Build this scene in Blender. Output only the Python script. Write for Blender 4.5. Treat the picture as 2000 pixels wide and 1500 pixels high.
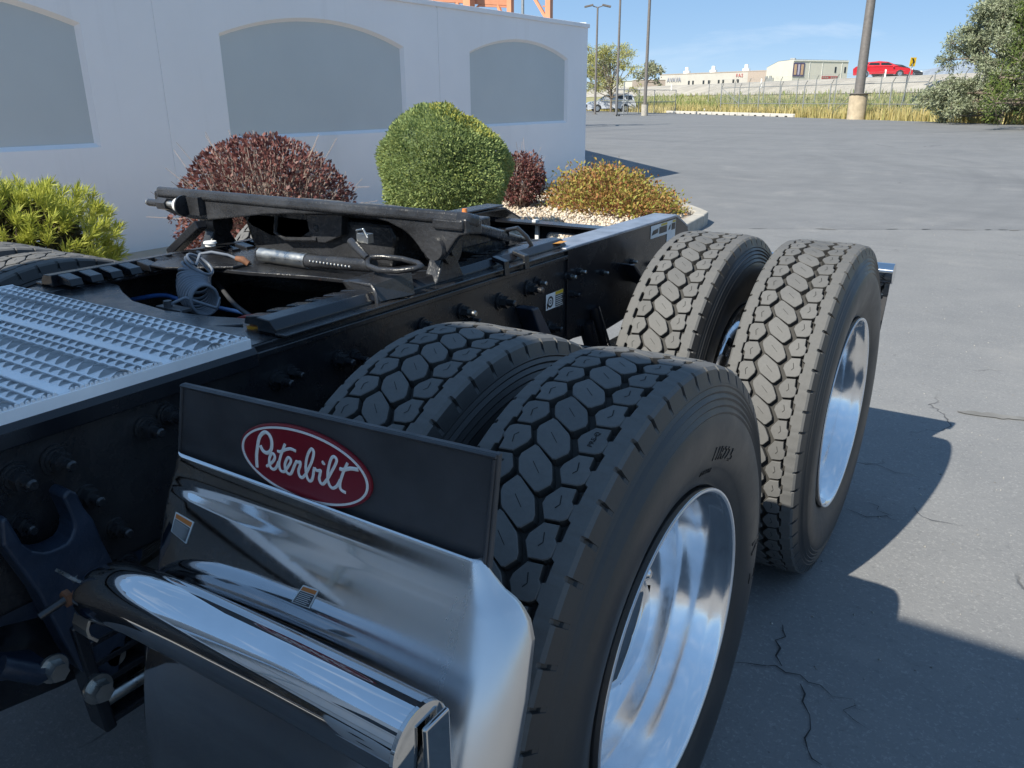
import bpy, bmesh, math, random
import numpy as np
from mathutils import Vector, Matrix
random.seed(7); rng = np.random.default_rng(7)
sc = bpy.context.scene
for o in list(bpy.data.objects): bpy.data.objects.remove(o)
PI = math.pi; R_ = math.radians

# ---------------------------------------------------------------- camera, sky, sun
cd = bpy.data.cameras.new('camera'); cam = bpy.data.objects.new('camera', cd)
sc.collection.objects.link(cam); sc.camera = cam
YAW, PITCH, ROLL, FPX = 0.58477, 0.34194, -0.00676, 1559.82
cd.sensor_fit = 'HORIZONTAL'; cd.sensor_width = 36.0; cd.lens = FPX / 2000 * 36
cd.clip_start = 0.02; cd.clip_end = 9000
_f = Vector((-math.sin(YAW) * math.cos(PITCH), math.cos(YAW) * math.cos(PITCH), -math.sin(PITCH)))
_r = Vector((math.cos(YAW), math.sin(YAW), 0)); _u = _r.cross(_f)
_r2 = _r * math.cos(ROLL) + _u * math.sin(ROLL); _u2 = _r2.cross(_f)
M = Matrix((_r2, _u2, -_f)).transposed().to_4x4(); M.translation = Vector((1.6252, -1.1397, 1.4335))
cam.matrix_world = M

SUN = Vector((-0.27, -1.04, 1.0)).normalized()          # towards the sun
SUN_EL = math.asin(SUN.z); SUN_AZ = math.atan2(SUN.x, SUN.y)
world = bpy.data.worlds.new('World'); sc.world = world; world.use_nodes = True
wn = world.node_tree.nodes; wl = world.node_tree.links
sky = wn.new('ShaderNodeTexSky'); sky.sky_type = 'NISHITA'; sky.sun_disc = False
sky.sun_elevation = SUN_EL; sky.sun_rotation = SUN_AZ
sky.altitude = 1300; sky.air_density = 0.4; sky.dust_density = 0.0; sky.ozone_density = 4.0
bg = wn['Background']; bg.inputs['Strength'].default_value = 0.15
gm = wn.new('ShaderNodeGamma'); gm.inputs['Gamma'].default_value = 0.22     # the phone's tone curve: the whole sky, compressed evenly
wl.new(sky.outputs[0], gm.inputs['Color']); hs_ = wn.new('ShaderNodeHueSaturation'); hs_.inputs['Saturation'].default_value = 2.5; hs_.inputs['Hue'].default_value = 0.503; wl.new(gm.outputs[0], hs_.inputs['Color'])
# thin high cirrus over the whole sky
tc = wn.new('ShaderNodeTexCoord'); mp = wn.new('ShaderNodeMapping'); mp.inputs['Scale'].default_value = (1.2, 2.6, 9.0); mp.inputs['Rotation'].default_value = (0.1, 0.15, 0.6)
nz = wn.new('ShaderNodeTexNoise'); nz.inputs['Scale'].default_value = 1.6; nz.inputs['Detail'].default_value = 7; nz.inputs['Roughness'].default_value = .6; nz.inputs['Distortion'].default_value = .5
rp = wn.new('ShaderNodeValToRGB'); rp.color_ramp.elements[0].position = .55; rp.color_ramp.elements[1].position = .85; rp.color_ramp.elements[1].color = (.55, .55, .55, 1)
mx = wn.new('ShaderNodeMix'); mx.data_type = 'RGBA'; mx.inputs[7].default_value = (1.75, 1.85, 1.95, 1)
wl.new(tc.outputs['Generated'], mp.inputs[0]); wl.new(mp.outputs[0], nz.inputs['Vector']); wl.new(nz.outputs['Fac'], rp.inputs[0]); wl.new(rp.outputs[0], mx.inputs[0]); wl.new(hs_.outputs[0], mx.inputs[6]); wl.new(mx.outputs[2], bg.inputs['Color'])
sd = bpy.data.lights.new('sun', 'SUN'); sd.energy = 2.0; sd.angle = R_(0.53); sd.color = (1.0, 0.95, 0.84)
so = bpy.data.objects.new('sun', sd); sc.collection.objects.link(so)
so.rotation_euler = SUN.to_track_quat('Z', 'Y').to_euler(); so.location = (-20, -60, 60)
sc.view_settings.view_transform = 'Standard'; sc.view_settings.look = 'None'
sc.view_settings.exposure = 2.0; sc.view_settings.gamma = 1.0; sc.view_settings.use_curve_mapping = False
sc.cycles.max_bounces = 8; sc.cycles.glossy_bounces = 5; sc.cycles.sample_clamp_indirect = 4.0

# ---------------------------------------------------------------- helpers
def link(o, parent=None):
    sc.collection.objects.link(o)
    if parent is not None: o.parent = parent
    return o
def tag(o, label=None, cat=None, group=None, kind=None):
    for k, v in (('label', label), ('category', cat), ('group', group), ('kind', kind)):
        if v: o[k] = v
    return o
def empty(name, loc=(0, 0, 0), parent=None, rz=0.0):
    o = bpy.data.objects.new(name, None); o.empty_display_size = 0.1
    o.location = loc; o.rotation_euler = (0, 0, rz)
    return link(o, parent)
def thing(name, label, cat, loc=(0, 0, 0), group=None, rz=0.0):
    return tag(empty(name, loc, None, rz), label, cat, group)

class MB:
    def __init__(s): s.v = []; s.f = []; s.m = []; s.cur = 0
    def add(s, vs, fs, mat=None):
        b = len(s.v); s.v += [tuple(p) for p in vs]
        mi = s.cur if mat is None else mat
        for f in fs: s.f.append(tuple(b + i for i in f)); s.m.append(mi)
        return s
    def box(s, c, d, rot=None, mat=None):
        x, y, z = d[0] / 2, d[1] / 2, d[2] / 2
        vs = [Vector(p) for p in ((-x,-y,-z),(x,-y,-z),(x,y,-z),(-x,y,-z),(-x,-y,z),(x,-y,z),(x,y,z),(-x,y,z))]
        if rot is not None: vs = [rot @ p for p in vs]
        c = Vector(c)
        return s.add([p + c for p in vs], [(0,3,2,1),(4,5,6,7),(0,1,5,4),(1,2,6,5),(2,3,7,6),(3,0,4,7)], mat)
    def prism(s, poly, axis, lo, hi, mat=None):
        """poly: 2-D outline in the two other axes (x: y,z / y: x,z / z: x,y)"""
        n = len(poly)
        a = sum(poly[i][0] * poly[(i + 1) % n][1] - poly[(i + 1) % n][0] * poly[i][1] for i in range(n))
        if a < 0: poly = poly[::-1]
        def P(q, h):
            return {'x': (h, q[0], q[1]), 'y': (q[0], h, q[1]), 'z': (q[0], q[1], h)}[axis]
        vs = [P(q, lo) for q in poly] + [P(q, hi) for q in poly]
        fs = [tuple(range(n))[::-1], tuple(range(n, 2 * n))] + [(i, (i + 1) % n, n + (i + 1) % n, n + i) for i in range(n)]
        if axis == 'y': fs = [f[::-1] for f in fs]
        return s.add(vs, fs, mat)
    def cyl(s, p0, p1, r0, r1=None, n=16, caps=True, mat=None):
        r1 = r0 if r1 is None else r1
        p0, p1 = Vector(p0), Vector(p1); d = (p1 - p0).normalized()
        a = d.orthogonal().normalized(); b = d.cross(a)
        vs = [p0 + (a * math.cos(t) + b * math.sin(t)) * r0 for t in (2 * PI * i / n for i in range(n))] + \
             [p1 + (a * math.cos(t) + b * math.sin(t)) * r1 for t in (2 * PI * i / n for i in range(n))]
        fs = [(i, (i + 1) % n, n + (i + 1) % n, n + i) for i in range(n)]
        if caps: fs += [tuple(range(n))[::-1], tuple(range(n, 2 * n))]
        return s.add(vs, fs, mat)
    def tube(s, pts, r, n=8, caps=True, mat=None, closed=False):
        pts = [Vector(p) for p in pts]; N = len(pts); rs = r if hasattr(r, '__len__') else [r] * N
        vs = []; a = None
        for i, p in enumerate(pts):
            if closed: d = pts[(i + 1) % N] - pts[i - 1]
            else: d = pts[min(i + 1, N - 1)] - pts[max(i - 1, 0)]
            d.normalize()
            if a is None: a = d.orthogonal().normalized()
            else:
                a = a - d * a.dot(d)
                a = a.normalized() if a.length > 1e-6 else d.orthogonal().normalized()
            b = d.cross(a)
            vs += [p + (a * math.cos(2 * PI * k / n) + b * math.sin(2 * PI * k / n)) * rs[i] for k in range(n)]
        fs = []
        for i in range(N if closed else N - 1):
            j = (i + 1) % N
            fs += [(i * n + k, i * n + (k + 1) % n, j * n + (k + 1) % n, j * n + k) for k in range(n)]
        if caps and not closed: fs += [tuple(range(n))[::-1], tuple(range((N - 1) * n, N * n))]
        return s.add(vs, fs, mat)
    def lathe(s, prof, n=64, c=(0, 0, 0), mat=None, axis='x', skip=None):
        """prof: (axial, radius) pairs, revolved about the x (or z) axis through c"""
        vs = []; K = len(prof)
        for i in range(n):
            t = 2 * PI * i / n; ct, st = math.cos(t), math.sin(t)
            for a, r in prof:
                vs.append((c[0] + a, c[1] + r * ct, c[2] + r * st) if axis == 'x' else (c[0] + r * ct, c[1] + r * st, c[2] + a))
        fs = []
        for i in range(n):
            j = (i + 1) % n
            for k in range(K - 1):
                if skip and skip(i, k): continue
                fs.append((i * K + k, i * K + k + 1, j * K + k + 1, j * K + k))
        return s.add(vs, fs, mat)
    def grid(s, P, mat=None, flip=False):
        n, m = len(P), len(P[0]); vs = [p for row in P for p in row]
        fs = [(i * m + j, i * m + j + 1, (i + 1) * m + j + 1, (i + 1) * m + j) for i in range(n - 1) for j in range(m - 1)]
        if flip: fs = [f[::-1] for f in fs]
        return s.add(vs, fs, mat)
    def mesh(s, name, mats, smooth=None):
        me = bpy.data.meshes.new(name); me.from_pydata([tuple(p) for p in s.v], [], s.f)
        if not isinstance(mats, (list, tuple)): mats = [mats]
        for m in mats: me.materials.append(m)
        if len(mats) > 1: me.polygons.foreach_set('material_index', s.m)
        if smooth is not None:
            me.polygons.foreach_set('use_smooth', [True] * len(me.polygons))
            me.set_sharp_from_angle(angle=R_(smooth))
        me.update(); return me
    def build(s, name, mats, parent=None, smooth=None, bevel=0.0, seg=2, loc=None):
        o = bpy.data.objects.new(name, s.mesh(name, mats, smooth)); link(o, parent)
        if loc is not None: o.location = loc
        if bevel:
            b = o.modifiers.new('bevel', 'BEVEL'); b.width = bevel; b.segments = seg
            b.limit_method = 'ANGLE'; b.angle_limit = R_(40); b.harden_normals = False
        return o
def np_mesh(name, V, F, mats, mat_idx=None, parent=None, smooth=False):
    """fast mesh from arrays; F is (n,k)"""
    me = bpy.data.meshes.new(name); V = np.asarray(V, np.float32); F = np.asarray(F, np.int32); k = F.shape[1]
    me.vertices.add(len(V)); me.vertices.foreach_set('co', V.ravel())
    me.loops.add(F.size); me.loops.foreach_set('vertex_index', F.ravel())
    me.polygons.add(len(F)); me.polygons.foreach_set('loop_start', np.arange(0, F.size, k, dtype=np.int32))
    me.polygons.foreach_set('loop_total', np.full(len(F), k, np.int32))
    if not isinstance(mats, (list, tuple)): mats = [mats]
    for m in mats: me.materials.append(m)
    if mat_idx is not None: me.polygons.foreach_set('material_index', np.asarray(mat_idx, np.int32))
    if smooth: me.polygons.foreach_set('use_smooth', np.ones(len(F), bool))
    me.update(calc_edges=True); me.validate()
    return link(bpy.data.objects.new(name, me), parent)

# ---------------------------------------------------------------- materials
class NT:
    def __init__(s, name):
        s.m = bpy.data.materials.new(name); s.m.use_nodes = True; s.t = s.m.node_tree; s.n = s.t.nodes
        s.b = s.n['Principled BSDF']; s._co = None
    def node(s, t, **k):
        x = s.n.new(t)
        for a, b in k.items(): setattr(x, a, b)
        return x
    def ln(s, a, b): s.t.links.new(a, b)
    def co(s):
        if s._co is None: s._co = s.node('ShaderNodeNewGeometry').outputs['Position']
        return s._co
    def obj(s):
        return s.node('ShaderNodeTexCoord').outputs['Object']
    def noise(s, scale, detail=4, rough=.55, co=None, dist=0.0):
        x = s.node('ShaderNodeTexNoise'); x.inputs['Scale'].default_value = scale; x.inputs['Detail'].default_value = detail
        x.inputs['Roughness'].default_value = rough; x.inputs['Distortion'].default_value = dist
        s.ln(co or s.co(), x.inputs['Vector']); return x.outputs['Fac']
    def mapping(s, scale=(1, 1, 1), rot=(0, 0, 0), co=None):
        x = s.node('ShaderNodeMapping'); x.inputs['Scale'].default_value = scale; x.inputs['Rotation'].default_value = rot
        s.ln(co or s.co(), x.inputs['Vector']); return x.outputs[0]
    def ramp(s, fac, stops):
        x = s.node('ShaderNodeValToRGB'); e = x.color_ramp.elements
        while len(e) < len(stops): e.new(0.5)
        for q, (p, c) in zip(e, stops):
            q.position = p; q.color = (*c, 1) if hasattr(c, '__len__') else (c, c, c, 1)
        s.ln(fac, x.inputs[0]); return x.outputs[0]
    def mix(s, fac, a, b, mode='MIX'):
        x = s.node('ShaderNodeMix', data_type='RGBA', blend_type=mode)
        for i, v in ((0, fac), (6, a), (7, b)):
            if hasattr(v, 'is_output'): s.ln(v, x.inputs[i])
            else: x.inputs[i].default_value = v if not hasattr(v, '__len__') else (*v, 1)
        return x.outputs[2]
    def math(s, op, a, b=0.0, clamp=False):
        x = s.node('ShaderNodeMath', operation=op); x.use_clamp = clamp
        for i, v in ((0, a), (1, b)):
            if hasattr(v, 'is_output'): s.ln(v, x.inputs[i])
            else: x.inputs[i].default_value = v
        return x.outputs[0]
    def bump(s, h, strength=.3, dist=.01):
        x = s.node('ShaderNodeBump'); x.inputs['Strength'].default_value = strength; x.inputs['Distance'].default_value = dist
        s.ln(h, x.inputs['Height']); s.ln(x.outputs[0], s.b.inputs['Normal']); return x
    def set(s, col=None, rough=None, metal=None, **k):
        def put(i, v):
            if hasattr(v, 'is_output'): s.ln(v, s.b.inputs[i])
            else: s.b.inputs[i].default_value = (*v, 1) if (hasattr(v, '__len__') and len(v) == 3 and i != 'Normal') else v
        if col is not None: put('Base Color', col)
        if rough is not None: put('Roughness', rough)
        if metal is not None: put('Metallic', metal)
        for a, b in k.items(): put(a, b)
        return s
def simple(name, col, rough=.5, metal=0.0, var=.25, scale=8.0, bump=0.0, bscale=60.0, bdist=.002):
    m = NT(name); n = m.noise(scale, 5, .6)
    lo = tuple(c * (1 - var) for c in col); hi = tuple(min(1, c * (1 + var)) for c in col)
    m.set(m.ramp(n, [(.3, lo), (.7, hi)]), m.ramp(m.noise(scale * 2.3, 3), [(.3, max(.02, rough * .8)), (.7, min(1, rough * 1.2))]), metal)
    if bump: m.bump(m.noise(bscale, 4, .6), bump, bdist)
    return m.m

def m_black_paint():
    m = NT('black_frame_paint'); a = m.noise(5, 6, .65); d = m.noise(38, 5, .6)
    rust = m.math('MULTIPLY', m.ramp(m.noise(7, 6, .7), [(.60, 0.0), (.74, 1.0)]), m.ramp(d, [(.45, 0.0), (.62, 1.0)]))
    dust_veil = m.ramp(a, [(.35, (.009, .010, .013)), (.75, (.028, .028, .029))])  # black tone lifted to stand for lens glare, mottled like dust
    m.set(m.mix(m.math('MULTIPLY', rust, .55), dust_veil, (.09, .035, .015)), m.ramp(m.noise(11, 5, .6), [(.3, .16), (.75, .42)]))
    m.b.inputs['Coat Weight'].default_value = .25; m.b.inputs['Coat Roughness'].default_value = .12
    m.bump(m.mix(.5, m.noise(60, 5, .7), m.noise(16, 3)), .45, .006); return m.m
def m_smooth_black():
    m = NT('smooth_black_paint')
    m.set(m.ramp(m.noise(6, 5), [(.3, (.008, .009, .012)), (.7, (.017, .018, .021))]), m.ramp(m.noise(14, 5), [(.3, .15), (.7, .32)]))
    m.bump(m.noise(25, 3), .08, .003); return m.m
def m_rubber(name, c0, c1, rough=.72, bump=.2):
    m = NT(name); a = m.noise(9, 6, .65); b = m.noise(140, 3, .6)
    oi = m.node('ShaderNodeObjectInfo').outputs['Random']; base = m.mix(m.math('MULTIPLY', b, .5), m.ramp(a, [(.3, c0), (.7, c1)]), tuple(x * 1.5 for x in c1))
    m.set(m.mix(m.math('MULTIPLY', oi, .30), base, tuple(x * .55 for x in c0)), m.ramp(a, [(.3, rough - .08), (.7, rough + .1)]))
    m.bump(b, bump, .0012); return m.m
def m_alu(name, col=(.72, .73, .75), rough=.16, brush=(1, 1, 1), bs=30, bump=.04, metal=1.0):
    m = NT(name); co = m.mapping(brush); n = m.noise(bs, 5, .6, co); w = m.noise(3.5, 3)
    m.set(m.ramp(m.noise(4, 6, .65), [(.3, tuple(c * .82 for c in col)), (.7, col)]), m.ramp(n, [(.3, rough * .7), (.75, rough * 1.5)]), metal)
    m.bump(m.mix(.5, n, w), bump, .01); return m.m

MAT = dict(
    frame=m_black_paint(), black=m_smooth_black(),
    cast=simple('black_cast_steel', (.026, .027, .030), .27, 0, .5, 9, .5, 30, .009),
    navy=simple('painted_hanger_casting', (.017, .026, .044), .38, 0, .35, 12, .35, 80, .003),
    grey_top=simple('grey_flange_paint', (.30, .32, .36), .35, .5, .3, 14, .1),
    tread=m_rubber('dusty_tread_rubber', (.082, .0815, .080), (.116, .114, .110), .8),
    groove=m_rubber('groove_rubber', (.022, .022, .022), (.045, .043, .04), .85),
    side=m_rubber('sidewall_rubber', (.020, .020, .0205), (.040, .039, .038), .42, .1),
    dark=simple('sipe_rubber', (.012, .012, .012), .9),
    flap=simple('black_rubber_flap', (.045, .046, .05), .5, 0, .2, 12, .05, 200),
    alu=m_alu('polished_aluminium', (.88, .88, .89), .15, (1, 1, 1), 40, .03),
    stainless=m_alu('polished_stainless', (.62, .625, .63), .045, (1, 1, 1), 6, .018),
    stainless_edge=None,
    chrome=m_alu('chrome', (.72, .73, .75), .035, (1, 1, 1), 5, .008),
    deck=m_alu('aluminium_deck', (.93, .94, .95), .40, (60, 1, 60), 6, .08, .06),
    zinc=m_alu('zinc_plated_steel', (.5, .5, .48), .35, (1, 1, 1), 50, .1),
    rust=simple('rusty_steel', (.16, .07, .035), .8, 0, .5, 60, .4, 200),
    red=simple('emblem_red_enamel', (.20, .012, .022), .35, 0, .06, 10),
    white=simple('emblem_white', (.75, .75, .72), .4, 0, .04, 10),
    decal=simple('white_decal_vinyl', (.72, .72, .70), .4, 0, .05, 10),
    decal_yellow=simple('yellow_decal_vinyl', (.62, .42, .02), .4, 0, .05, 10),
    decal_black=simple('black_decal_print', (.02, .02, .02), .45, 0, .05, 10),
    decal_orange=simple('orange_decal_print', (.55, .18, .04), .45, 0, .05, 10),
    hose=simple('grey_air_hose', (.15, .17, .20), .4, 0, .15, 20),
    grease=simple('orange_grease', (.55, .25, .02), .35, 0, .3, 30, .3, 50),
    cab=simple('white_cab_paint', (.74, .74, .73), .2, 0, .03, 2),
    glass=simple('dark_window_glass', (.02, .024, .028), .06, 0, .1, 2),
)

def m_stainless():
    m = NT('polished_stainless_fender'); sx = m.node('ShaderNodeSeparateXYZ'); m.ln(m.co(), sx.inputs[0])
    e = m.ramp(sx.outputs['X'], [(0.0, 0.0), (1.0, 1.0)]); mr = m.node('ShaderNodeMapRange'); m.ln(sx.outputs['X'], mr.inputs['Value'])
    for k, v in (('From Min', 1.02), ('From Max', 1.21), ('To Min', .05), ('To Max', .30)): mr.inputs[k].default_value = v
    sc_ = m.noise(90, 4, .7, m.mapping((1, 1, .06)))
    r = m.math('ADD', mr.outputs[0], m.math('MULTIPLY', m.ramp(sc_, [(.5, 0.0), (.8, 1.0)]), .05))
    m.set(m.ramp(m.noise(5, 5), [(.3, (.60, .60, .61)), (.7, (.70, .70, .70))]), r, 1.0)
    m.bump(m.noise(4, 3), .02, .01); return m.m
MAT['stainless_edge'] = m_stainless()
# ---------------------------------------------------------------- the truck
truck = thing('semi_truck', 'black semi truck chassis with fifth wheel, dual tyres and aluminium deck plate', 'truck')
RT, ZC, XO, XI, YR = 0.5183, 0.5064, 1.087, 0.748, 1.360
NP = 58; PITCH_A = 2 * PI / NP; RF = RT - 0.016

def cyl_pt(dx, a, r):                       # a: radians up from the front of the tyre
    return (dx, -r * math.cos(a), r * math.sin(a))
# outlines measured along the tread: (mm across, degrees round)
P_C = [(-21,4.0),(-14,3.75),(16,1.45),(20,.9),(31,-1.3),(32,-2.2),(20,-3.75),(15,-3.85),(-19,-1.6),(-23,-1.05),(-32,.75),(-33,1.8)]
P_R = [(50,2.5),(72,2.75),(73,.65),(78.5,.05),(78,-1.85),(74,-2.3),(69,-2.6),(48,-2.9),(36,-.75),(37,.35)]
P_L = [(-x, -y) for x, y in P_R]
def block_mb(P):
    n = len(P); mb = MB(); D = PI / 180
    cx = sum(p[0] for p in P) / n; cy = sum(p[1] for p in P) / n
    def ring(mm, r):
        out = []
        for x, y in P:
            ux, uy = (x - cx), (y - cy) * 9.17
            L = math.hypot(ux, uy); k = (L + mm) / L
            out.append(cyl_pt((cx + ux * k) / 1000, (cy + uy * k / 9.17) * D, r))
        return out
    rings = [ring(.1, RT + .0002), ring(1.5, RT - .0012), ring(3.0, RF - .003)]
    vs = [p for r in rings for p in r] + [cyl_pt(cx / 1000, cy * D, RT + .0008)]
    fs = []; ms = []
    for k in range(2):
        for i in range(n):
            j = (i + 1) % n
            fs.append((k * n + i, k * n + j, (k + 1) * n + j, (k + 1) * n + i)); ms.append(0 if k == 0 else 1)
    for i in range(n): fs.append((i, 3 * n, (i + 1) % n)); ms.append(0)
    mb.v = vs; mb.f = [f[::-1] for f in fs]; mb.m = ms
    def sipe(x0, y0, x1, y1, w):
        d = Vector((x1 - x0, (y1 - y0) * 9.17)).normalized(); px, py = -d.y * w, d.x * w / 9.17
        q = [(x0 - px, y0 - py), (x1 - px, y1 - py), (x1 + px, y1 + py), (x0 + px, y0 + py)]
        mb.add([cyl_pt(a / 1000, b * D, RT + .0011) for a, b in q], [(0, 1, 2, 3)], 2)
    if P is P_C: sipe(-9, .9, 9, -.9, .5)
    elif P is P_R: sipe(57, 1.2, 61, -.3, .8); sipe(61, -.3, 56, -1.0, .8)
    else: sipe(-57, -1.2, -61, .3, .8); sipe(-61, .3, -56, 1.0, .8)
    return mb
BLOCKS = {k: block_mb(P) for k, P in (('C', P_C), ('R', P_R), ('L', P_L))}
BLOCK_ME = {k: b.mesh('tread_block', [MAT['tread'], MAT['groove'], MAT['dark']]) for k, b in BLOCKS.items()}
ROW_OFF = {'C': 0.0, 'R': 1.55, 'L': -1.65}

def tyre_mesh():
    # carcass: tread floor, shoulders, ribbed sidewalls, bead
    half = [(.0, RF), (.088, RF), (.1165, RT - .024), (.1205, .488), (.1225, .483), (.1210, .480), (.1252, .473), (.1230, .469), (.1285, .462),
            (.1262, .458), (.1312, .450), (.1290, .446), (.1342, .438), (.1322, .434), (.1370, .424), (.1390, .405), (.1385, .385), (.1345, .360),
            (.1290, .340), (.1275, .337), (.1255, .332), (.1215, .322), (.1175, .311), (.1130, .303), (.1000, .296)]
    prof = [(-a, r) for a, r in half[:0:-1]] + half
    mb = MB(); mb.lathe(prof, 120)
    for f in range(len(mb.f)):
        ks = [mb.v[i] for i in mb.f[f]]
        mb.m[f] = 1 if all(abs(v[0]) < .09 for v in ks) else 0
    # shoulder ribs: zigzag inner edge, small notches in the outer shoulder
    fr = [(0, .0842, 0), (.13, .0842, 0), (.15, .0842, 1), (.26, .0842, 1), (.28, .0842, 0), (.47, .0848, 0), (.53, .0795, 0), (.93, .0785, 0), (.96, .0835, 0)]
    N = NP * len(fr)
    for sgn in (1, -1):
        K = 7; vs = []
        for i in range(N):
            f, dx, notch = fr[i % len(fr)]
            a = (i // len(fr) + f - .5 * (sgn < 0)) * PITCH_A * sgn + .3 * sgn
            q = .0065 if notch else 0
            pts = [(dx - .002, RF - .002), (dx, RT - .002), (dx + .0015, RT - .0008), (.1080 - q * .5, RT - .0045), (.1135 - q, RT - .0095 - q * .6), (.1185 - q, RT - .024), (.1215, .4865)]
            vs += [cyl_pt(sgn * d, a, r) for d, r in pts]
        fs = []; ms = []
        for i in range(N):
            j = (i + 1) % N
            for k in range(K - 1):
                fs.append((i * K + k, j * K + k, j * K + k + 1, i * K + k + 1)); ms.append({0: 1, 1: 2, 2: 2, 3: 2}.get(k, 0))
        b = len(mb.v); mb.v += vs; mb.f += [tuple(b + t for t in f) for f in fs]; mb.m += ms
    return mb.mesh('tyre', [MAT['side'], MAT['groove'], MAT['tread']], 28)
TYRE_ME = tyre_mesh()

def rim_mesh(outer):
    # a wheel of the pair: dished on one side with the bolt disc, domed on the other
    p = [(.1000, .2975), (.1160, .3005), (.1245, .3015), (.1262, .2995), (.1258, .2955), (.1215, .2905), (.1150, .2880), (.1040, .2845), (.0960, .2790), (.0900, .2755),
         (.0600, .2690), (.0350, .2660), (.0300, .2630), (.0150, .2610)]
    p += [(-.0100, .2570), (-.0300, .2480), (-.0450, .2350), (-.0560, .2200), (-.0630, .2010), (-.0650, .1960), (-.0650, .1260), (-.0620, .1180), (-.0620, .1120)] if outer else \
         [(-.0500, .2590), (-.0900, .2540), (-.1150, .2460), (-.1320, .2330), (-.1420, .2180), (-.1480, .1990), (-.1500, .1260)]
    n = 120; K_ = .9945; p = [(a + .0015, r * K_) for a, r in p]
    hole = (lambda i, k: (i % 12) in (3, 4, 5, 6, 7) and k in (15, 16, 17)) if outer else None
    mb = MB(); mb.lathe(p, n, skip=hole)
    q = [(-.1000, .2975), (-.1245, .3015), (-.1250, .2950), (-.1050, .2840), (-.0900, .2780), (-.0900, .2700), (-.1200, .2600), (-.1480, .2420), (-.1640, .2200), (-.1690, .1990), (-.1690, .1100)]
    mb.lathe(q, n, skip=lambda i, k: (i % 12) in (3, 4, 5, 6, 7) and k in (6, 7, 8))
    return mb.mesh('rim', MAT['alu'], 35)
RIM_ME = rim_mesh(True); RIM_IN = rim_mesh(False)
def lip_mesh():
    mb = MB(); mb.lathe([(.1255, .2996), (.1284, .2990), (.1288, .2966), (.1280, .2940), (.1240, .2905), (.1200, .2885)], 120); return mb.mesh('rim_lip', simple('machined_rim_lip', (.80, .80, .81), .38, .7, .05, 20), 40)
LIP_ME = lip_mesh()
def nut_mesh():
    mb = MB()
    mb.cyl((-.150, 0, 0), (-.128, 0, 0), .022, .021, 18); mb.cyl((-.128, 0, 0), (-.112, 0, 0), .0185, .0185, 6)
    mb.cyl((-.112, 0, 0), (-.088, 0, 0), .0175, .0175, 14); mb.cyl((-.088, 0, 0), (-.078, 0, 0), .0175, .007, 14)
    return mb.mesh('lug_nut', MAT['chrome'], 40)
NUT_ME = nut_mesh()
def hub_mesh():
    mb = MB()
    mb.lathe([(-.150, .128), (-.132, .128), (-.128, .124), (-.120, .118), (-.060, .114), (-.036, .111), (-.024, .105), (-.016, .094), (-.012, .080), (-.011, .0)], 64)
    return mb.mesh('hub_cap', MAT['chrome'], 35)
HUB_ME = hub_mesh()

def drive_wheel(x, y, outer, phase, show, side=1):
    """show: range of degrees round the tyre whose blocks are single parts"""
    w = empty('drive_wheel', (x, y, ZC), truck, 0.0 if side > 0 else PI)
    def put(name, me, par=w, rx=0.0, rz=0.0, loc=(0, 0, 0)):
        o = bpy.data.objects.new(name, me); o.rotation_euler = (rx, 0, rz); o.location = loc; return link(o, par)
    put('tyre', TYRE_ME)
    put('rim', RIM_ME if outer else RIM_IN, rz=0.0 if outer else PI)
    if outer: put('rim_lip', LIP_ME)
    if outer:
        put('hub_cap', HUB_ME, loc=(.050, 0, 0))
        for i in range(10):
            t = 2 * PI * (i + .25) / 10
            put('lug_nut', NUT_ME, loc=(.080, .1675 * math.cos(t), .1675 * math.sin(t)))
    rest = MB()
    for k in 'LCR':
        for i in range(NP):
            a = R_(phase + ROW_OFF[k]) + i * PITCH_A; deg = math.degrees(a) % 360
            if deg > 270: deg -= 360
            if show and show[0] <= deg <= show[1]: put('tread_block', BLOCK_ME[k], rx=-a)
            else:
                b = BLOCKS[k]; ca, sa = math.cos(-a), math.sin(-a); n0 = len(rest.v)
                rest.v += [(p[0], p[1] * ca - p[2] * sa, p[1] * sa + p[2] * ca) for p in b.v]
                rest.f += [tuple(n0 + t for t in f) for f in b.f]; rest.m += b.m
    o = rest.build('tread_blocks', [MAT['tread'], MAT['groove'], MAT['dark']], w); o['kind'] = 'stuff'
    return w
wheel_fo = drive_wheel(XO + .004, 0, True, 64.43, (36, 118))
drive_wheel(XI + .022, 0, False, 61.1, (50, 112))
drive_wheel(XO, YR, True, 60.2, (-32, 112))
drive_wheel(XI, YR, False, 62.6, (26, 112))
# the pairs on the far side (turned round, so their fronts face the same way through the mirror of the pattern)
drive_wheel(-XI, 0, False, 3.0, (68, 128), -1)
drive_wheel(-XO, 0, True, 1.0, None, -1)
drive_wheel(-XI, YR, False, 2.0, None, -1)
drive_wheel(-XO, YR, True, 4.0, None, -1)

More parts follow.
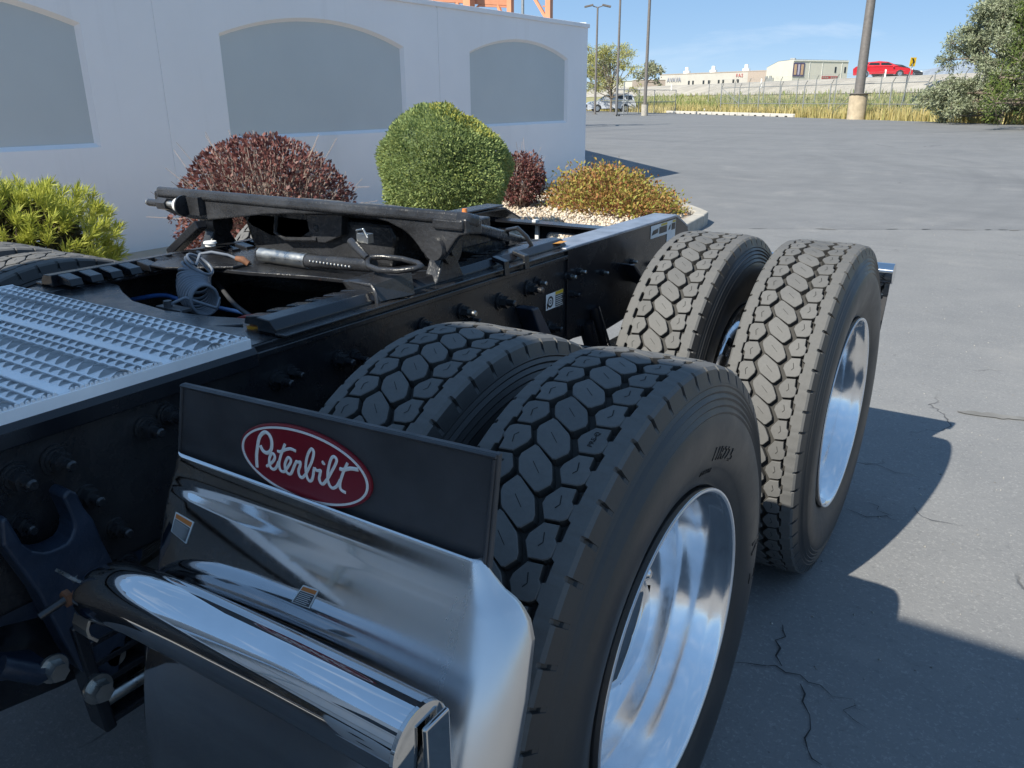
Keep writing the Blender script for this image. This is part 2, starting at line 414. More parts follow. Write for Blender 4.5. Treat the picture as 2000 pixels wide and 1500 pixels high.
# raised writing on the nearest sidewall and tread
def text_mesh(body, size, depth=.0):
    cu = bpy.data.curves.new('t', 'FONT'); cu.body = body; cu.size = size; cu.extrude = depth; cu.align_x = 'CENTER'; cu.align_y = 'CENTER'
    cu.resolution_u = 3
    ob = bpy.data.objects.new('t', cu); sc.collection.objects.link(ob)
    dg = bpy.context.evaluated_depsgraph_get(); me = bpy.data.meshes.new_from_object(ob.evaluated_get(dg))
    bpy.data.objects.remove(ob); bpy.data.curves.remove(cu); return me
def side_text(body, size, rad, deg, x, parent, mat):
    """letters laid round the sidewall, deg measured up from the front of the tyre"""
    me = text_mesh(body, size, .0009); me.materials.clear(); me.materials.append(mat)
    for v in me.vertices:
        a = R_(deg) + v.co.x / rad; r = rad + v.co.y
        v.co = Vector((float(np.interp(r, [.303, .311, .322, .332, .337, .340, .360, .385, .405, .424, .437, .453], [.113, .1175, .1215, .1255, .1275, .129, .1345, .1385, .139, .137, .133, .1305])) + .0006 + v.co.z, -r * math.cos(a), r * math.sin(a)))
    return link(bpy.data.objects.new('raised_lettering', me), parent)
M_letter = simple('raised_sidewall_rubber', (.012, .012, .0125), .42)
for q in ((wheel_fo, 0),):
    side_text('11R22.5', .036, .364, 112, .1372, q[0], M_letter)
    side_text('TUBELESS', .013, .332, 103, .1300, q[0], M_letter)
    side_text('R', .060, .402, 177, .1398, q[0], M_letter); side_text('2', .060, .405, 188, .1398, q[0], M_letter)
def tread_text(body, wheel, dx, deg, size=.011):
    me = text_mesh(body, size, .0003); me.materials.clear(); me.materials.append(MAT['dark'])
    for v in me.vertices:
        a = R_(deg) + v.co.x / RT
        v.co = Vector(cyl_pt(dx - v.co.y, a, RT + .0009 + v.co.z))
    link(bpy.data.objects.new('moulded_mark', me), wheel)
tread_text('PRE-Q', wheel_fo, .058, 64.43 + 1.55); tread_text('PRE-Q', wheel_fo, -.058, 64.43 - 1.65 - 6.2)

# ---- frame rails
def rail(x, name_lab):
    s = 1 if x > 0 else -1
    mb = MB(); t = .009
    mb.box((x - s * t / 2, .15, .862), (t, 3.3, .284))                          # web
    mb.box((x - s * .045, .15, 1.000), (.09, 3.3, .008))                        # top flange
    mb.box((x - s * .045, .15, .724), (.09, 3.3, .008))
    o = mb.build('frame_rail', MAT['frame'], truck, bevel=.003)
    return o
XF, XL = .432, -.415
rail_r = rail(XF, ''); rail_l = rail(XL, '')
# liner channel outside the web, with a lumpy painted edge
mb = MB(); mb.box((XF + .004, .40, .985), (.007, 1.2, .012)); mb.box((XF + .003, .40, .735), (.006, 1.2, .02))
mb.build('rail_weld_bead', MAT['frame'], rail_r, bevel=.002)
mb = MB(); mb.prism([(XF - .02, 1.0045), (XF + .011, 1.0045), (XF + .018, .994), (XF + .018, .970), (XF + .006, .966), (XF - .02, .99)], 'y', -1.6, -.205)
mb.build('rail_top_cap', MAT['black'], rail_r, bevel=.002)

BOLT = None
def bolt_mesh(shiny):
    mb = MB()
    mb.cyl((0, 0, 0), (.004, 0, 0), .021, .021, 20, mat=0); mb.cyl((.004, 0, 0), (.007, 0, 0), .0175, .0165, 20, mat=0)
    mb.cyl((.007, 0, 0), (.023, 0, 0), .0145, .0138, 6, mat=0); mb.cyl((.023, 0, 0), (.040, 0, 0), .0078, .0078, 12, mat=1); mb.cyl((.040, 0, 0), (.043, 0, 0), .0078, .0055, 12, mat=1)
    return mb.mesh('bolt', [MAT['frame'], MAT['zinc'] if shiny else MAT['frame']], 35)
BM = [bolt_mesh(False), bolt_mesh(True)]
def bolt(x, y, z, shiny=0, sc_=1.0, parent=rail_r, rz=0.0):
    o = bpy.data.objects.new('bolt', BM[shiny]); o.location = (x, y, z); o.scale = (sc_,) * 3
    o.rotation_euler = (random.uniform(0, 6), 0, 0) if rz == 0 else (0, 0, rz); return link(o, parent)
for y, z, s_, k in [(-.644,.919,0,1.15),(-.585,.925,0,1.15),(-.435,.924,0,1.05),(-.392,.933,0,1.05),(-.154,.925,0,1),(-.118,.93,0,.8),(.012,.921,0,1),(.060,.913,0,.9),
                    (.292,.927,0,1.1),(.444,.931,1,1),(.470,.905,0,.9),(.615,.922,0,1.15),(.757,.930,0,1.15),(.80,.940,1,.8),(.975,.927,1,.8),(1.038,.931,1,.8),(1.00,.868,0,.8),
                    (1.494,.816,1,.7),(1.42,.90,1,.7),(.88,.79,0,1),(.70,.80,0,1),(.56,.80,0,1),(-.30,.80,0,1),(.10,.80,0,1),(1.60,.86,0,.9),(1.20,.90,1,.7)]:
    bolt(XF + .001, y, z, s_, k)

# tail of each rail: a shaped end plate under a grey flange
def tail(x, s, y1, ztop, mat_top):
    mb = MB()
    prof = [(.97, ztop), (y1 - .12, ztop), (y1, ztop - .055), (y1 + .06, ztop - .16), (y1 + .06, .74), (1.25, .70), (.97, .73)]
    mb.prism(prof, 'x', x - .005 * s - (.006 if s > 0 else -.006), x + .004 * s)
    o = mb.build('rail_tail_plate', MAT['black'], truck, bevel=.002)
    mb = MB(); w = .088
    a0, a1 = sorted((x + .006 * s, x - w * s))
    mb.prism([(.955, ztop + .002), (y1 - .118, ztop + .002), (y1 + .005, ztop - .053), (y1 + .005, ztop - .062), (y1 - .12, ztop - .007), (.955, ztop - .007)], 'x', a0, a1)
    mb.build('rail_tail_flange', mat_top, o, bevel=.0025)
    return o
tail_r = tail(XF + .004, 1, 1.93, 1.012, MAT['grey_top'])
tail_l = tail(XL, -1, 1.93, .990, MAT['black'])
# rear cross member: plate with two rounded cut-outs
def rounded(cx, cz, w, h, r, n=6):
    out = []
    for k, (sx, sz) in enumerate(((1, 1), (-1, 1), (-1, -1), (1, -1))):
        for i in range(n):
            t = PI / 2 * (k + i / (n - 1)); out.append((cx + sx * (w / 2 - r) + r * math.cos(t), cz + sz * (h / 2 - r) + r * math.sin(t)))
    return out
def plate_with_holes(name, y, x0, x1, z0, z1, holes, t, mat, parent):
    bm = bmesh.new(); edges = []
    def loop(pts):
        vs = [bm.verts.new((p[0], y, p[1])) for p in pts]
        return [bm.edges.new((vs[i], vs[(i + 1) % len(vs)])) for i in range(len(vs))]
    edges += loop([(x0, z0), (x1, z0), (x1, z1), (x0, z1)])
    for h in holes: edges += loop(h)
    bmesh.ops.triangle_fill(bm, use_beauty=True, use_dissolve=False, edges=edges)
    r = bmesh.ops.extrude_face_region(bm, geom=bm.faces[:])
    bmesh.ops.translate(bm, vec=(0, t, 0), verts=[v for v in r['geom'] if isinstance(v, bmesh.types.BMVert)])
    bmesh.ops.recalc_face_normals(bm, faces=bm.faces[:])
    me = bpy.data.meshes.new(name); bm.to_mesh(me); bm.free(); me.materials.append(mat)
    return link(bpy.data.objects.new(name, me), parent)
xm = plate_with_holes('rear_cross_member', 1.78, XL + .012, XF - .014, .70, .945, [rounded(-.02, .878, .16, .058, .022), rounded(-.285, .878, .13, .058, .022)], .008, MAT['black'], truck)
for cx, w in ((-.02, .16), (-.285, .13)):
    mb = MB()
    a = rounded(cx, .878, w + .010, .068, .026); b = rounded(cx, .878, w - .002, .056, .022)
    n = len(a)
    mb.add([(p[0], 1.776, p[1]) for p in a] + [(p[0], 1.776, p[1]) for p in b] + [(p[0], 1.785, p[1]) for p in b],
           [(i, (i + 1) % n, n + (i + 1) % n, n + i) for i in range(n)] + [(n + i, n + (i + 1) % n, 2 * n + (i + 1) % n, 2 * n + i) for i in range(n)])
    mb.build('cutout_lip', MAT['grey_top'], xm)
mb = MB(); mb.box((-.14, 1.765, .905), (.016, .012, .10)); mb.box((-.14, 1.75, .955), (.016, .03, .012)); mb.build('light_bracket', MAT['decal'], xm)
mb = MB(); mb.box((0, 1.745, .949), (.80, .075, .008)); mb.build('cross_member_flange', MAT['black'], xm)
# white breather with orange cap seen past the ramp
mb = MB(); mb.cyl((-.28, 1.45, .94), (-.28, 1.45, .99), .018, .014, 14); mb.cyl((-.28, 1.45, .99), (-.28, 1.45, 1.012), .010, .010, 12)
mb.box((-.28, 1.45, .955), (.05, .02, .012)); b_ = mb.build('air_line_fitting', MAT['decal'], truck, 40)
mb = MB(); mb.cyl((-.28, 1.45, 1.012), (-.28, 1.45, 1.028), .012, .009, 12); mb.build('fitting_cap', MAT['decal_orange'], b_, 40)

# stickers on the frame
def decal(name, pts, mat, parent, rows=(), x=None):
    """pts: outline in (y, z); laid on the web at x"""
    mb = MB(); mb.add([(x, *p) for p in pts], [tuple(range(len(pts)))], 0)
    for (y0, y1, z0, z1, mi) in rows: mb.add([(x + .0006, y0, z0), (x + .0006, y1, z0), (x + .0006, y1, z1), (x + .0006, y0, z1)], [(0, 1, 2, 3)], mi)
    return mb.build(name, [MAT['decal'], MAT['decal_yellow'], MAT['decal_black'], MAT['decal_orange']], parent)
def ring2(cy, cz, r0, r1, x, mb, mi, n=28):
    vs = []
    for i in range(n):
        t = 2 * PI * i / n; vs += [(x, cy + r0 * math.cos(t), cz + r0 * math.sin(t)), (x, cy + r1 * math.cos(t), cz + r1 * math.sin(t))]
    mb.add(vs, [(2 * i, 2 * i + 1, (2 * i + 3) % (2 * n), (2 * i + 2) % (2 * n)) for i in range(n)], mi)
mb = MB(); XD = XF + .0025
mb.add([(XD, .852, .846), (XD, .953, .846), (XD, .953, .893), (XD, .852, .893)], [(0, 1, 2, 3)], 0)
mb.add([(XD + .0005, .906, .883), (XD + .0005, .952, .883), (XD + .0005, .952, .8925), (XD + .0005, .906, .8925)], [(0, 1, 2, 3)], 1)
mb.add([(XD + .0005, .906, .848), (XD + .0005, .952, .848), (XD + .0005, .952, .882), (XD + .0005, .906, .882)], [(0, 1, 2, 3)], 2)
for i in range(5): mb.add([(XD + .001, .909, .852 + i * .006), (XD + .001, .948 - .006 * (i % 2), .852 + i * .006), (XD + .001, .948 - .006 * (i % 2), .8542 + i * .006), (XD + .001, .909, .8542 + i * .006)], [(0, 1, 2, 3)], 0)
ring2(.877, .868, .011, .017, XD + .0005, mb, 2); ring2(.877, .868, .003, .006, XD + .0005, mb, 2)
mb.add([(XD + .0005, .857, .850), (XD + .0005, .863, .850), (XD + .0005, .863, .866), (XD + .0005, .857, .866)], [(0, 1, 2, 3)], 2)
mb.build('caution_decal', [MAT['decal'], MAT['decal_yellow'], MAT['decal_black']], rail_r)
mb = MB(); XD = XF + .0095
for y0, y1, z0, z1 in ((1.57, 1.72, .955, 1.0), (1.72, 1.80, .925, 1.0)):
    mb.add([(XD, y0, z0), (XD, y1, z0), (XD, y1, z1), (XD, y0, z1)], [(0, 1, 2, 3)], 0)
    mb.add([(XD + .0005, y0 + .06 * (y1 - y0) / .1, z1 - .010), (XD + .0005, y1 - .003, z1 - .010), (XD + .0005, y1 - .003, z1 - .002), (XD + .0005, y0 + .06 * (y1 - y0) / .1, z1 - .002)], [(0, 1, 2, 3)], 1)
    ym = (y0 + y1) / 2
    mb.add([(XD + .0005, ym, z1 - .036), (XD + .0005, y1 - .004, z1 - .036), (XD + .0005, y1 - .004, z1 - .012), (XD + .0005, ym, z1 - .012)], [(0, 1, 2, 3)], 2)
    mb.add([(XD + .0005, y0 + .008, z1 - .034), (XD + .0005, ym - .012, z1 - .030), (XD + .0005, ym - .008, z1 - .014), (XD + .0005, y0 + .02, z1 - .018)], [(0, 1, 2, 3)], 2)
mb.build('fifth_wheel_warning_decal', [MAT['decal'], MAT['decal_yellow'], MAT['decal_black']], tail_r)

# ---- aluminium deck plate of traction planks
deck = empty('deck_plate', (0, 0, 0), truck)
DX0, DX1, DZ = -.345, .452, 1.031
mb = MB()
mb.box((DX1 - .002, -.77, (DZ + .991) / 2 - .002), (.004, 1.1, DZ - .991)); mb.box((DX0 + .002, -.77, .011 + 1.0), (.004, 1.1, .04))
mb.box(((DX0 + DX1) / 2, -.2215, 1.010), (DX1 - DX0 - .009, .003, .038))
mb.build('deck_edge', MAT['deck'], deck, bevel=.0012)
def rib_row(y0, y1, pitch, h, off):
    """a row of pressed teeth along x, each lifting towards +x and open there"""
    mb = MB(); n = int((DX1 - .006 - DX0 - .006) / pitch); W = y1 - y0
    for i in range(n):
        xa = DX0 + .006 + (i + off) * pitch; P = []
        for u in (0, .3, .6, .85, 1.0):
            row = []
            for v in (0, .14, .32, .5, .68, .86, 1):
                z = DZ - .005 + (h * (u ** 1.1) + .002) * math.sin(PI * v) ** .8
                row.append((xa + pitch * (u * .96) + .0, y0 + W * v, z))
            P.append(row)
        mb.grid(P, flip=True)
    return mb.build('tread_row', MAT['deck'], deck, 60)
y = -.224
for plank in range(6):
    y_start = y
    for w, p, h in ((.0215, .0235, .0065), (.0215, .0235, .0065), (.046, .030, .0135), (.0235, .0265, .007), (.0235, .0265, .007)):
        rib_row(y - w + .001, y - .001, p, h, rng.uniform(0, .5)); y -= w
        mb = MB(); mb.box(((DX0 + DX1) / 2, y, DZ - .0045), (DX1 - DX0 - .010, .0045, .003)); mb.build('plank_web', MAT['deck'], deck)
        y -= .004
    mb = MB(); mb.box(((DX0 + DX1) / 2, y - .008, DZ - .0035), (DX1 - DX0 - .010, .0165, .004)); mb.build('plank_joint', MAT['deck'], deck, bevel=.001)
    # serrated end of the plank on its edge strip
    mb = MB(); k = int((y_start - y) / .0075)
    for i in range(k):
        yy = y_start - (i + .5) * (y_start - y) / k; mb.prism([(yy - .0036, DZ - .002), (yy + .0036, DZ - .002), (yy + .0008, DZ + .0035), (yy - .0018, DZ + .0030)], 'x', DX1 - .004, DX1 - .001)
    mb.build('serrated_edge', MAT['deck'], deck)
    y -= .018
mb = MB(); mb.box(((DX0 + DX1) / 2, -.772, DZ - .0160), (DX1 - DX0 - .011, 1.09, .002)); mb.build('deck_pan', MAT['deck'], deck)
mb = MB(); mb.box((.05, -.75, .965), (.72, 1.05, .01)); mb.build('deck_support', MAT['black'], deck)

# ---- slider rails with notched teeth
def slide_rail(x, s):
    mb = MB()
    mb.prism([(x + .045 * s, 1.006), (x + .045 * s, 1.018), (x + .030 * s, 1.034), (x - .005 * s, 1.036), (x - .005 * s, 1.006)], 'y', -.13, 1.0)
    o = mb.build('slide_rail', MAT['black'], truck, bevel=.002)
    for i in range(21):
        y0 = -.115 + i * .053
        mb = MB(); mb.prism([(x - .005 * s, 1.012), (x - .005 * s, 1.035), (x - .055 * s, 1.028), (x - .062 * s, 1.012)], 'y', y0, y0 + .032)
        mb.build('slide_tooth', MAT['black'], o, bevel=.002)
    mb = MB(); mb.box((x + .035 * s, .44, 1.009), (.075, 1.14, .006)); mb.build('slide_base', MAT['frame'], o, bevel=.002)
    return o
sr = slide_rail(.372, 1); sl = slide_rail(-.360, -1)
for yb in (.62, .72):        # clamps over the right rail
    mb = MB(); mb.prism([(.405, 1.04), (.445, 1.03), (.448, .992), (.440, .992), (.438, 1.02), (.405, 1.03)], 'y', yb, yb + .022); mb.build('slide_clamp', MAT['frame'], sr, bevel=.002)
mb = MB(); mb.tube([(.30, .86, 1.03), (.32, .83, 1.075), (.36, .82, 1.085), (.385, .83, 1.06), (.39, .85, 1.03)], .006, 8); mb.build('lock_loop', MAT['frame'], sr, 40)

# front cross plate between deck and fifth wheel
mb = MB()
pl = [(-.415,-.10),(-.385,-.02),(-.26,-.02),(-.18,-.06),(-.08,-.10),(.06,-.115),(.18,-.095),(.27,-.06),(.335,-.05),(.40,-.09),(.425,-.18),(.425,-.222),(-.415,-.222)]
mb.prism(pl, 'z', .996, 1.004); fp = mb.build('front_cross_member', MAT['black'], truck, bevel=.002)
mb = MB(); mb.box((0, -.224, .93), (.80, .008, .13)); mb.build('cross_member_web', MAT['black'], fp)
for bx, by in ((.33, -.10), (.39, -.075)):
    mb = MB(); mb.cyl((bx, by, 1.004), (bx, by, 1.008), .020, .020, 18, mat=0); mb.cyl((bx, by, 1.008), (bx, by, 1.019), .0135, .013, 6, mat=1)
    mb.build('rusty_bolt', [MAT['grease'], MAT['rust']], fp, 40)
for yy, zz in ((.50, .90), (1.05, .88)):
    mb = MB(); mb.box((0, yy, zz), (.82, .12, .012)); mb.box((0, yy - .055, zz - .08), (.82, .010, .16)); mb.box((0, yy + .055, zz - .08), (.82, .010, .16)); mb.build('cross_member', MAT['frame'], truck, bevel=.002)
# ---- fifth wheel (sub-parts under one part)
fw = empty('fifth_wheel', (0, 0, 0), truck)
YF, ZT, TH = .345, 1.193, R_(14)
def tl(x, yy, zz): return (x, YF + yy * math.cos(TH) + zz * math.sin(TH), ZT - yy * math.sin(TH) + zz * math.cos(TH))
def slab(poly, t, z0=0.0):
    mb = MB(); n = len(poly)
    mb.add([tl(x, y, z0) for x, y in poly] + [tl(x, y, z0 - t) for x, y in poly],
           [tuple(range(n)), tuple(range(n, 2 * n))[::-1]] + [(i, n + i, n + (i + 1) % n, (i + 1) % n) for i in range(n)])
    return mb
plate_poly = [(-.585, .0), (.50, .0), (.524, .018), (.526, .06), (.45, .12), (.38, .22), (.34, .42), (.27, .70), (.215, .74), (.075, .74), (.06, .42), (.02, .34), (-.06, .34), (-.10, .42), (-.115, .74), (-.26, .74), (-.32, .70), (-.40, .42), (-.44, .22), (-.52, .12), (-.607, .06), (-.605, .018)]
slab(plate_poly, .03, .0).build('top_plate', MAT['cast'], fw, bevel=.010, seg=4)
top = [(-.604, 1.178), (.522, 1.176)]
bot = [(-.609,1.142),(-.585,1.128),(-.545,1.118),(-.5,1.110),(-.44,1.107),(-.381,1.108),(-.288,1.119),(-.20,1.132),(-.141,1.14),(-.044,1.149),(.05,1.155),(.120,1.160),(.177,1.162),(.225,1.162),(.264,1.158),(.295,1.153),(.319,1.145),
       (.340,1.138),(.356,1.129),(.370,1.118),(.382,1.106),(.394,1.092),(.403,1.085),(.418,1.077),(.437,1.075),(.450,1.079),(.462,1.090),(.477,1.109),(.493,1.129),(.503,1.138),(.523,1.142)]
mb = MB(); mb.prism(top[:1] + bot + top[1:], 'y', .347, .366); mb.build('front_skirt', MAT['cast'], fw, bevel=.004)
mb = MB(); mb.prism([(.362, 1.178), (.362, 1.142), (.41, 1.135), (.41, 1.168)], 'x', .508, .522)
mb.build('side_skirt', MAT['cast'], fw, bevel=.004)
mb = MB(); mb.prism([(.362, 1.178), (.362, 1.14), (.41, 1.135), (.41, 1.168)], 'x', -.604, -.586); mb.build('side_skirt', MAT['cast'], fw, bevel=.004)
mb = MB(); mb.box((.475, .345, 1.162), (.085, .012, .026)); mb.box((.513, .39, 1.158), (.014, .05, .030)); mb.build('worn_pad', MAT['cast'], fw, bevel=.006)
# pivot ears and pedestals
for x, s in ((.40, 1), (-.43, -1)):
    mb = MB(); mb.cyl((x - .030, .42, 1.09), (x + .030, .42, 1.09), .036, .036, 28); mb.cyl((x - .038, .42, 1.09), (x + .038, .42, 1.09), .016, .016, 20)
    mb.build('pivot_pin', MAT['cast'], fw, 35)
    mb = MB(); mb.prism([(.36, 1.014), (.48, 1.014), (.46, 1.045), (.44, 1.085), (.40, 1.085), (.38, 1.045)], 'x', x - .02, x + .02); mb.build('pedestal', MAT['cast'], fw, bevel=.004)
mb = MB(); mb.cyl((.437, .334, 1.104), (.437, .348, 1.104), .026, .028, 28); mb.build('pivot_boss', MAT['cast'], fw, 35)
mb = MB(); mb.prism([(-.30, 1.02), (-.33, 1.10), (-.30, 1.13), (.22, 1.13), (.24, 1.10), (.22, 1.02)], 'y', .44, .60); mb.build('saddle', MAT['cast'], fw, bevel=.01)
mb = MB(); mb.prism([(-.057, 1.14), (-.050, 1.10), (-.038, 1.066), (.009, 1.068), (.07, 1.092), (.078, 1.15)], 'y', .42, .45); mb.cyl((-.02, .418, 1.105), (-.02, .424, 1.105), .010, .010, 16)
mb.build('lock_housing', MAT['cast'], fw, bevel=.004)
mb = MB(); mb.prism([(-.36, 1.125), (-.30, 1.085), (-.22, 1.062), (-.10, 1.068), (-.06, 1.09), (-.06, 1.15), (-.36, 1.15)], 'y', .44, .46); mb.box((-.17, .60, 1.09), (.16, .25, .07)); mb.box((.20, .62, 1.09), (.26, .22, .07))
mb.build('under_rib', MAT['cast'], fw, bevel=.004)
mb = MB(); mb.tube([(-.18, .43, 1.125), (-.18, .42, 1.08), (-.14, .42, 1.065), (-.02, .42, 1.075)], .006, 8); mb.build('release_rod', MAT['cast'], fw, 40)
# base plate and slider bracket
mb = MB(); mb.prism([(-.42, .30), (-.34, .22), (-.20, .18), (-.05, .20), (.12, .25), (.26, .27), (.40, .26), (.41, .85), (-.42, .85)], 'z', 1.012, 1.022); mb.build('base_plate', MAT['frame'], fw, bevel=.002)
mb = MB(); mb.prism([(-.40, .22), (-.30, .10), (-.24, .10), (-.10, .20), (-.10, .26), (-.40, .30)], 'z', 1.0235, 1.030); mb.build('hose_bracket_plate', MAT['frame'], fw, bevel=.002)
mb = MB(); mb.add([(.31,.165,1.046),(.364,.25,1.066),(.448,.24,1.070),(.405,.16,1.048),(.412,.155,1.012),(.325,.165,1.030),(.31,.18,1.02),(.455,.24,1.02),(.364,.26,1.02)],
    [(0, 3, 2, 1), (0, 5, 4, 3), (3, 4, 7, 2), (0, 1, 8, 6), (1, 2, 7, 8), (0, 6, 5)])
mb.build('slide_stop', MAT['frame'], fw)
mb = MB(); mb.tube([(.330, .166, 1.047), (.404, .158, 1.049), (.420, .152, 1.034), (.424, .150, 1.008)], [.0025, .0035, .004, .004], 6); mb.build('worn_edge', MAT['cast'], fw, 50)
# pull handle: rod with long loop
mb = MB(); mb.tube([(.265, .25, 1.118), (.30, .235, 1.106), (.345, .215, 1.092)], [.010, .009, .008], 10)
loop = [(.345, .215, 1.088), (.36, .20, 1.079), (.40, .19, 1.076), (.45, .195, 1.079), (.485, .21, 1.085), (.490, .225, 1.088), (.47, .238, 1.091), (.42, .245, 1.094), (.37, .238, 1.095), (.347, .225, 1.094)]
sm = []
for i in range(len(loop)):
    a, b = Vector(loop[i]), Vector(loop[(i + 1) % len(loop)])
    sm += [a, a.lerp(b, .5)]
mb.tube(sm, .0065, 8, closed=True); mb.build('pull_handle', MAT['cast'], fw, 50)
mb = MB(); mb.box((.30, .26, 1.128), (.035, .02, .022)); mb.tube([(.285, .255, 1.13), (.285, .25, 1.145), (.305, .25, 1.15), (.318, .25, 1.13)], .003, 6); mb.build('handle_latch', MAT['zinc'], fw, bevel=.002)
# air cylinder with its ribbed end
mb = MB(); mb.cyl((-.105, .30, 1.045), (.066, .30, 1.045), .0195, .0195, 28, mat=0); mb.cyl((-.118, .30, 1.050), (-.105, .30, 1.050), .007, .007, 12, mat=0)
mb.cyl((.066, .30, 1.045), (.28, .305, 1.055), .017, .017, 20, mat=1)
mb.build('air_cylinder', [MAT['zinc'], MAT['cast']], fw, 40)
mb = MB()
for i in range(12): mb.cyl((.09 + i * .012, .2825, 1.050), (.0925 + i * .012, .2820, 1.050), .0022, .0022, 6)
mb.build('cylinder_vents', MAT['decal'], fw)
# threaded stud with washers on the front skirt
mb = MB()
mb.cyl((-.436, .318, 1.148), (-.430, .318, 1.148), .029, .029, 28, mat=0); mb.cyl((-.442, .318, 1.148), (-.436, .318, 1.148), .022, .024, 24, mat=1)
mb.cyl((-.458, .318, 1.148), (-.442, .318, 1.148), .020, .020, 24, mat=1); mb.cyl((-.50, .318, 1.148), (-.458, .318, 1.148), .0105, .0105, 16, mat=2)
mb.cyl((-.538, .318, 1.148), (-.50, .318, 1.148), .019, .017, 6, mat=0); mb.cyl((-.59, .318, 1.148), (-.538, .318, 1.148), .0105, .0105, 14, mat=0)
mb.cyl((-.600, .318, 1.148), (-.59, .318, 1.148), .0085, .010, 12, mat=2)
mb.box((-.405, .338, 1.148), (.055, .024, .05), mat=0)
mb.build('adjuster_stud', [MAT['cast'], MAT['decal'], MAT['zinc']], fw, 40)
# bright sloped strut on the far side, tag plate, ramps with the sticker
mb = MB(); d = Vector((.14, .0, .087)).normalized(); rot = d.to_track_quat('X', 'Z').to_matrix()
mb.box((-.415, .30, 1.060), (.175, .035, .024), rot); mb.build('support_strut', MAT['black'], fw, bevel=.003)
mb = MB(); mb.add([(-.36,.24,1.038),(-.22,.26,1.062),(-.21,.28,1.060),(-.33,.27,1.038)], [(0, 1, 2, 3)], 0); mb.cyl((-.262, .262, 1.058), (-.262, .262, 1.066), .014, .014, 16, mat=1); mb.cyl((-.262, .262, 1.066), (-.262, .262, 1.071), .018, .016, 16, mat=1)
mb.build('tag_plate', [MAT['zinc'], MAT['decal']], fw, 40)
for x0, x1 in ((.285, .300), (-.345, -.330)):
    mb = MB(); mb.prism([(.55, 1.150), (.665, 1.126), (.862, 1.025), (.75, 1.010), (.60, 1.050)], 'x', x0, x1); rp = mb.build('approach_ramp', MAT['cast'], fw, bevel=.003)
XD = .3015
mb = MB()
def qd(y0, z0, y1, z1, h0, h1, mi, lift=0.0):   # a strip that slopes with the ramp
    f = lambda t: (y0 + (y1 - y0) * t, z0 + (z1 - z0) * t)
    a, b = f(0), f(1); mb.add([(XD + lift, a[0], a[1] + h0), (XD + lift, b[0], b[1] + h0), (XD + lift, b[0], b[1] + h1), (XD + lift, a[0], a[1] + h1)], [(0, 1, 2, 3)], mi)
qd(.64, 1.090, .765, 1.046, 0, .026, 0)
qd(.695, 1.077, .755, 1.056, .012, .013, 2, .0006); qd(.695, 1.077, .755, 1.056, .0145, .016, 2, .0006)
qd(.69, 1.0785, .71, 1.0715, .004, .008, 3, .0006); qd(.715, 1.070, .758, 1.0545, .003, .007, 2, .0006); qd(.643, 1.095, .65, 1.092, 0, .014, 2, .0006)
mb.build('serial_decal', [MAT['decal'], MAT['decal_yellow'], MAT['decal_black'], MAT['decal_orange']], fw)
mb = MB(); mb.add([(.40, .93, 1.028), (.43, .95, 1.03), (.425, .99, 1.03), (.40, .98, 1.03)], [(0, 1, 2, 3)]); mb.build('grease_patch', MAT['grease'], sr)

# ---- coiled air hose
hose = MB(); pts = [Vector(p) for p in ((.040, .10, 1.080), (.025, .09, 1.088), (.0, .065, 1.096), (-.022, .05, 1.092))]
path = [Vector(p) for p in ((-.018, .045, 1.072), (-.030, .035, 1.050), (-.020, .02, 1.026), (.010, .0, 1.012), (.046, -.015, 1.008), (.070, -.02, 1.008))]
def spl(P, t):
    n = len(P) - 1; i = min(int(t * n), n - 1); f = t * n - i
    p0, p1, p2, p3 = P[max(i - 1, 0)], P[i], P[i + 1], P[min(i + 2, n)]
    return .5 * (2 * p1 + (p2 - p0) * f + (2 * p0 - 5 * p1 + 4 * p2 - p3) * f * f + (3 * p1 - p0 - 3 * p2 + p3) * f ** 3)
turns, N = 15, 15 * 22; coil = []
for i in range(N + 1):
    t = i / N; c = spl(path, t); d = (spl(path, min(1, t + .02)) - spl(path, max(0, t - .02))).normalized()
    a = Vector((0, 0, 1)).cross(d).normalized() if abs(d.z) < .95 else Vector((0, 1, 0)); b = d.cross(a)
    an = 2 * PI * turns * t; rad = .0325 + .003 * math.sin(t * 3)
    coil.append(c + (a * math.cos(an) + b * math.sin(an)) * rad)
tailp = [coil[-1] + Vector((.012, -.02, -.018)), Vector((.055, -.06, 1.02)), Vector((.035, -.085, 1.008)), Vector((.025, -.095, .985))]
hose.tube(pts + coil + tailp, .0037, 8); hp = hose.build('coiled_air_hose', MAT['hose'], truck, 60)
mb = MB(); mb.tube([(.040, .10, 1.080), (.055, .106, 1.078), (.068, .112, 1.068)], [.006, .0085, .007], 10); mb.build('hose_fitting', MAT['rust'], hp, 50)
mb = MB(); mb.box((.045, -.085, 1.000), (.085, .03, .006)); mb.cyl((.03, -.088, .99), (.03, -.088, 1.016), .010, .009, 12); mb.cyl((.025, -.095, .93), (.025, -.095, .99), .006, .006, 10); mb.build('hose_grommet', MAT['flap'], hp, 40)
mb = MB(); mb.tube([(.07, -.085, 1.002), (.12, -.12, 1.0), (.20, -.17, .998), (.30, -.11, 1.006)], .0022, 6); mb.build('wire', MAT['flap'], hp, 50)

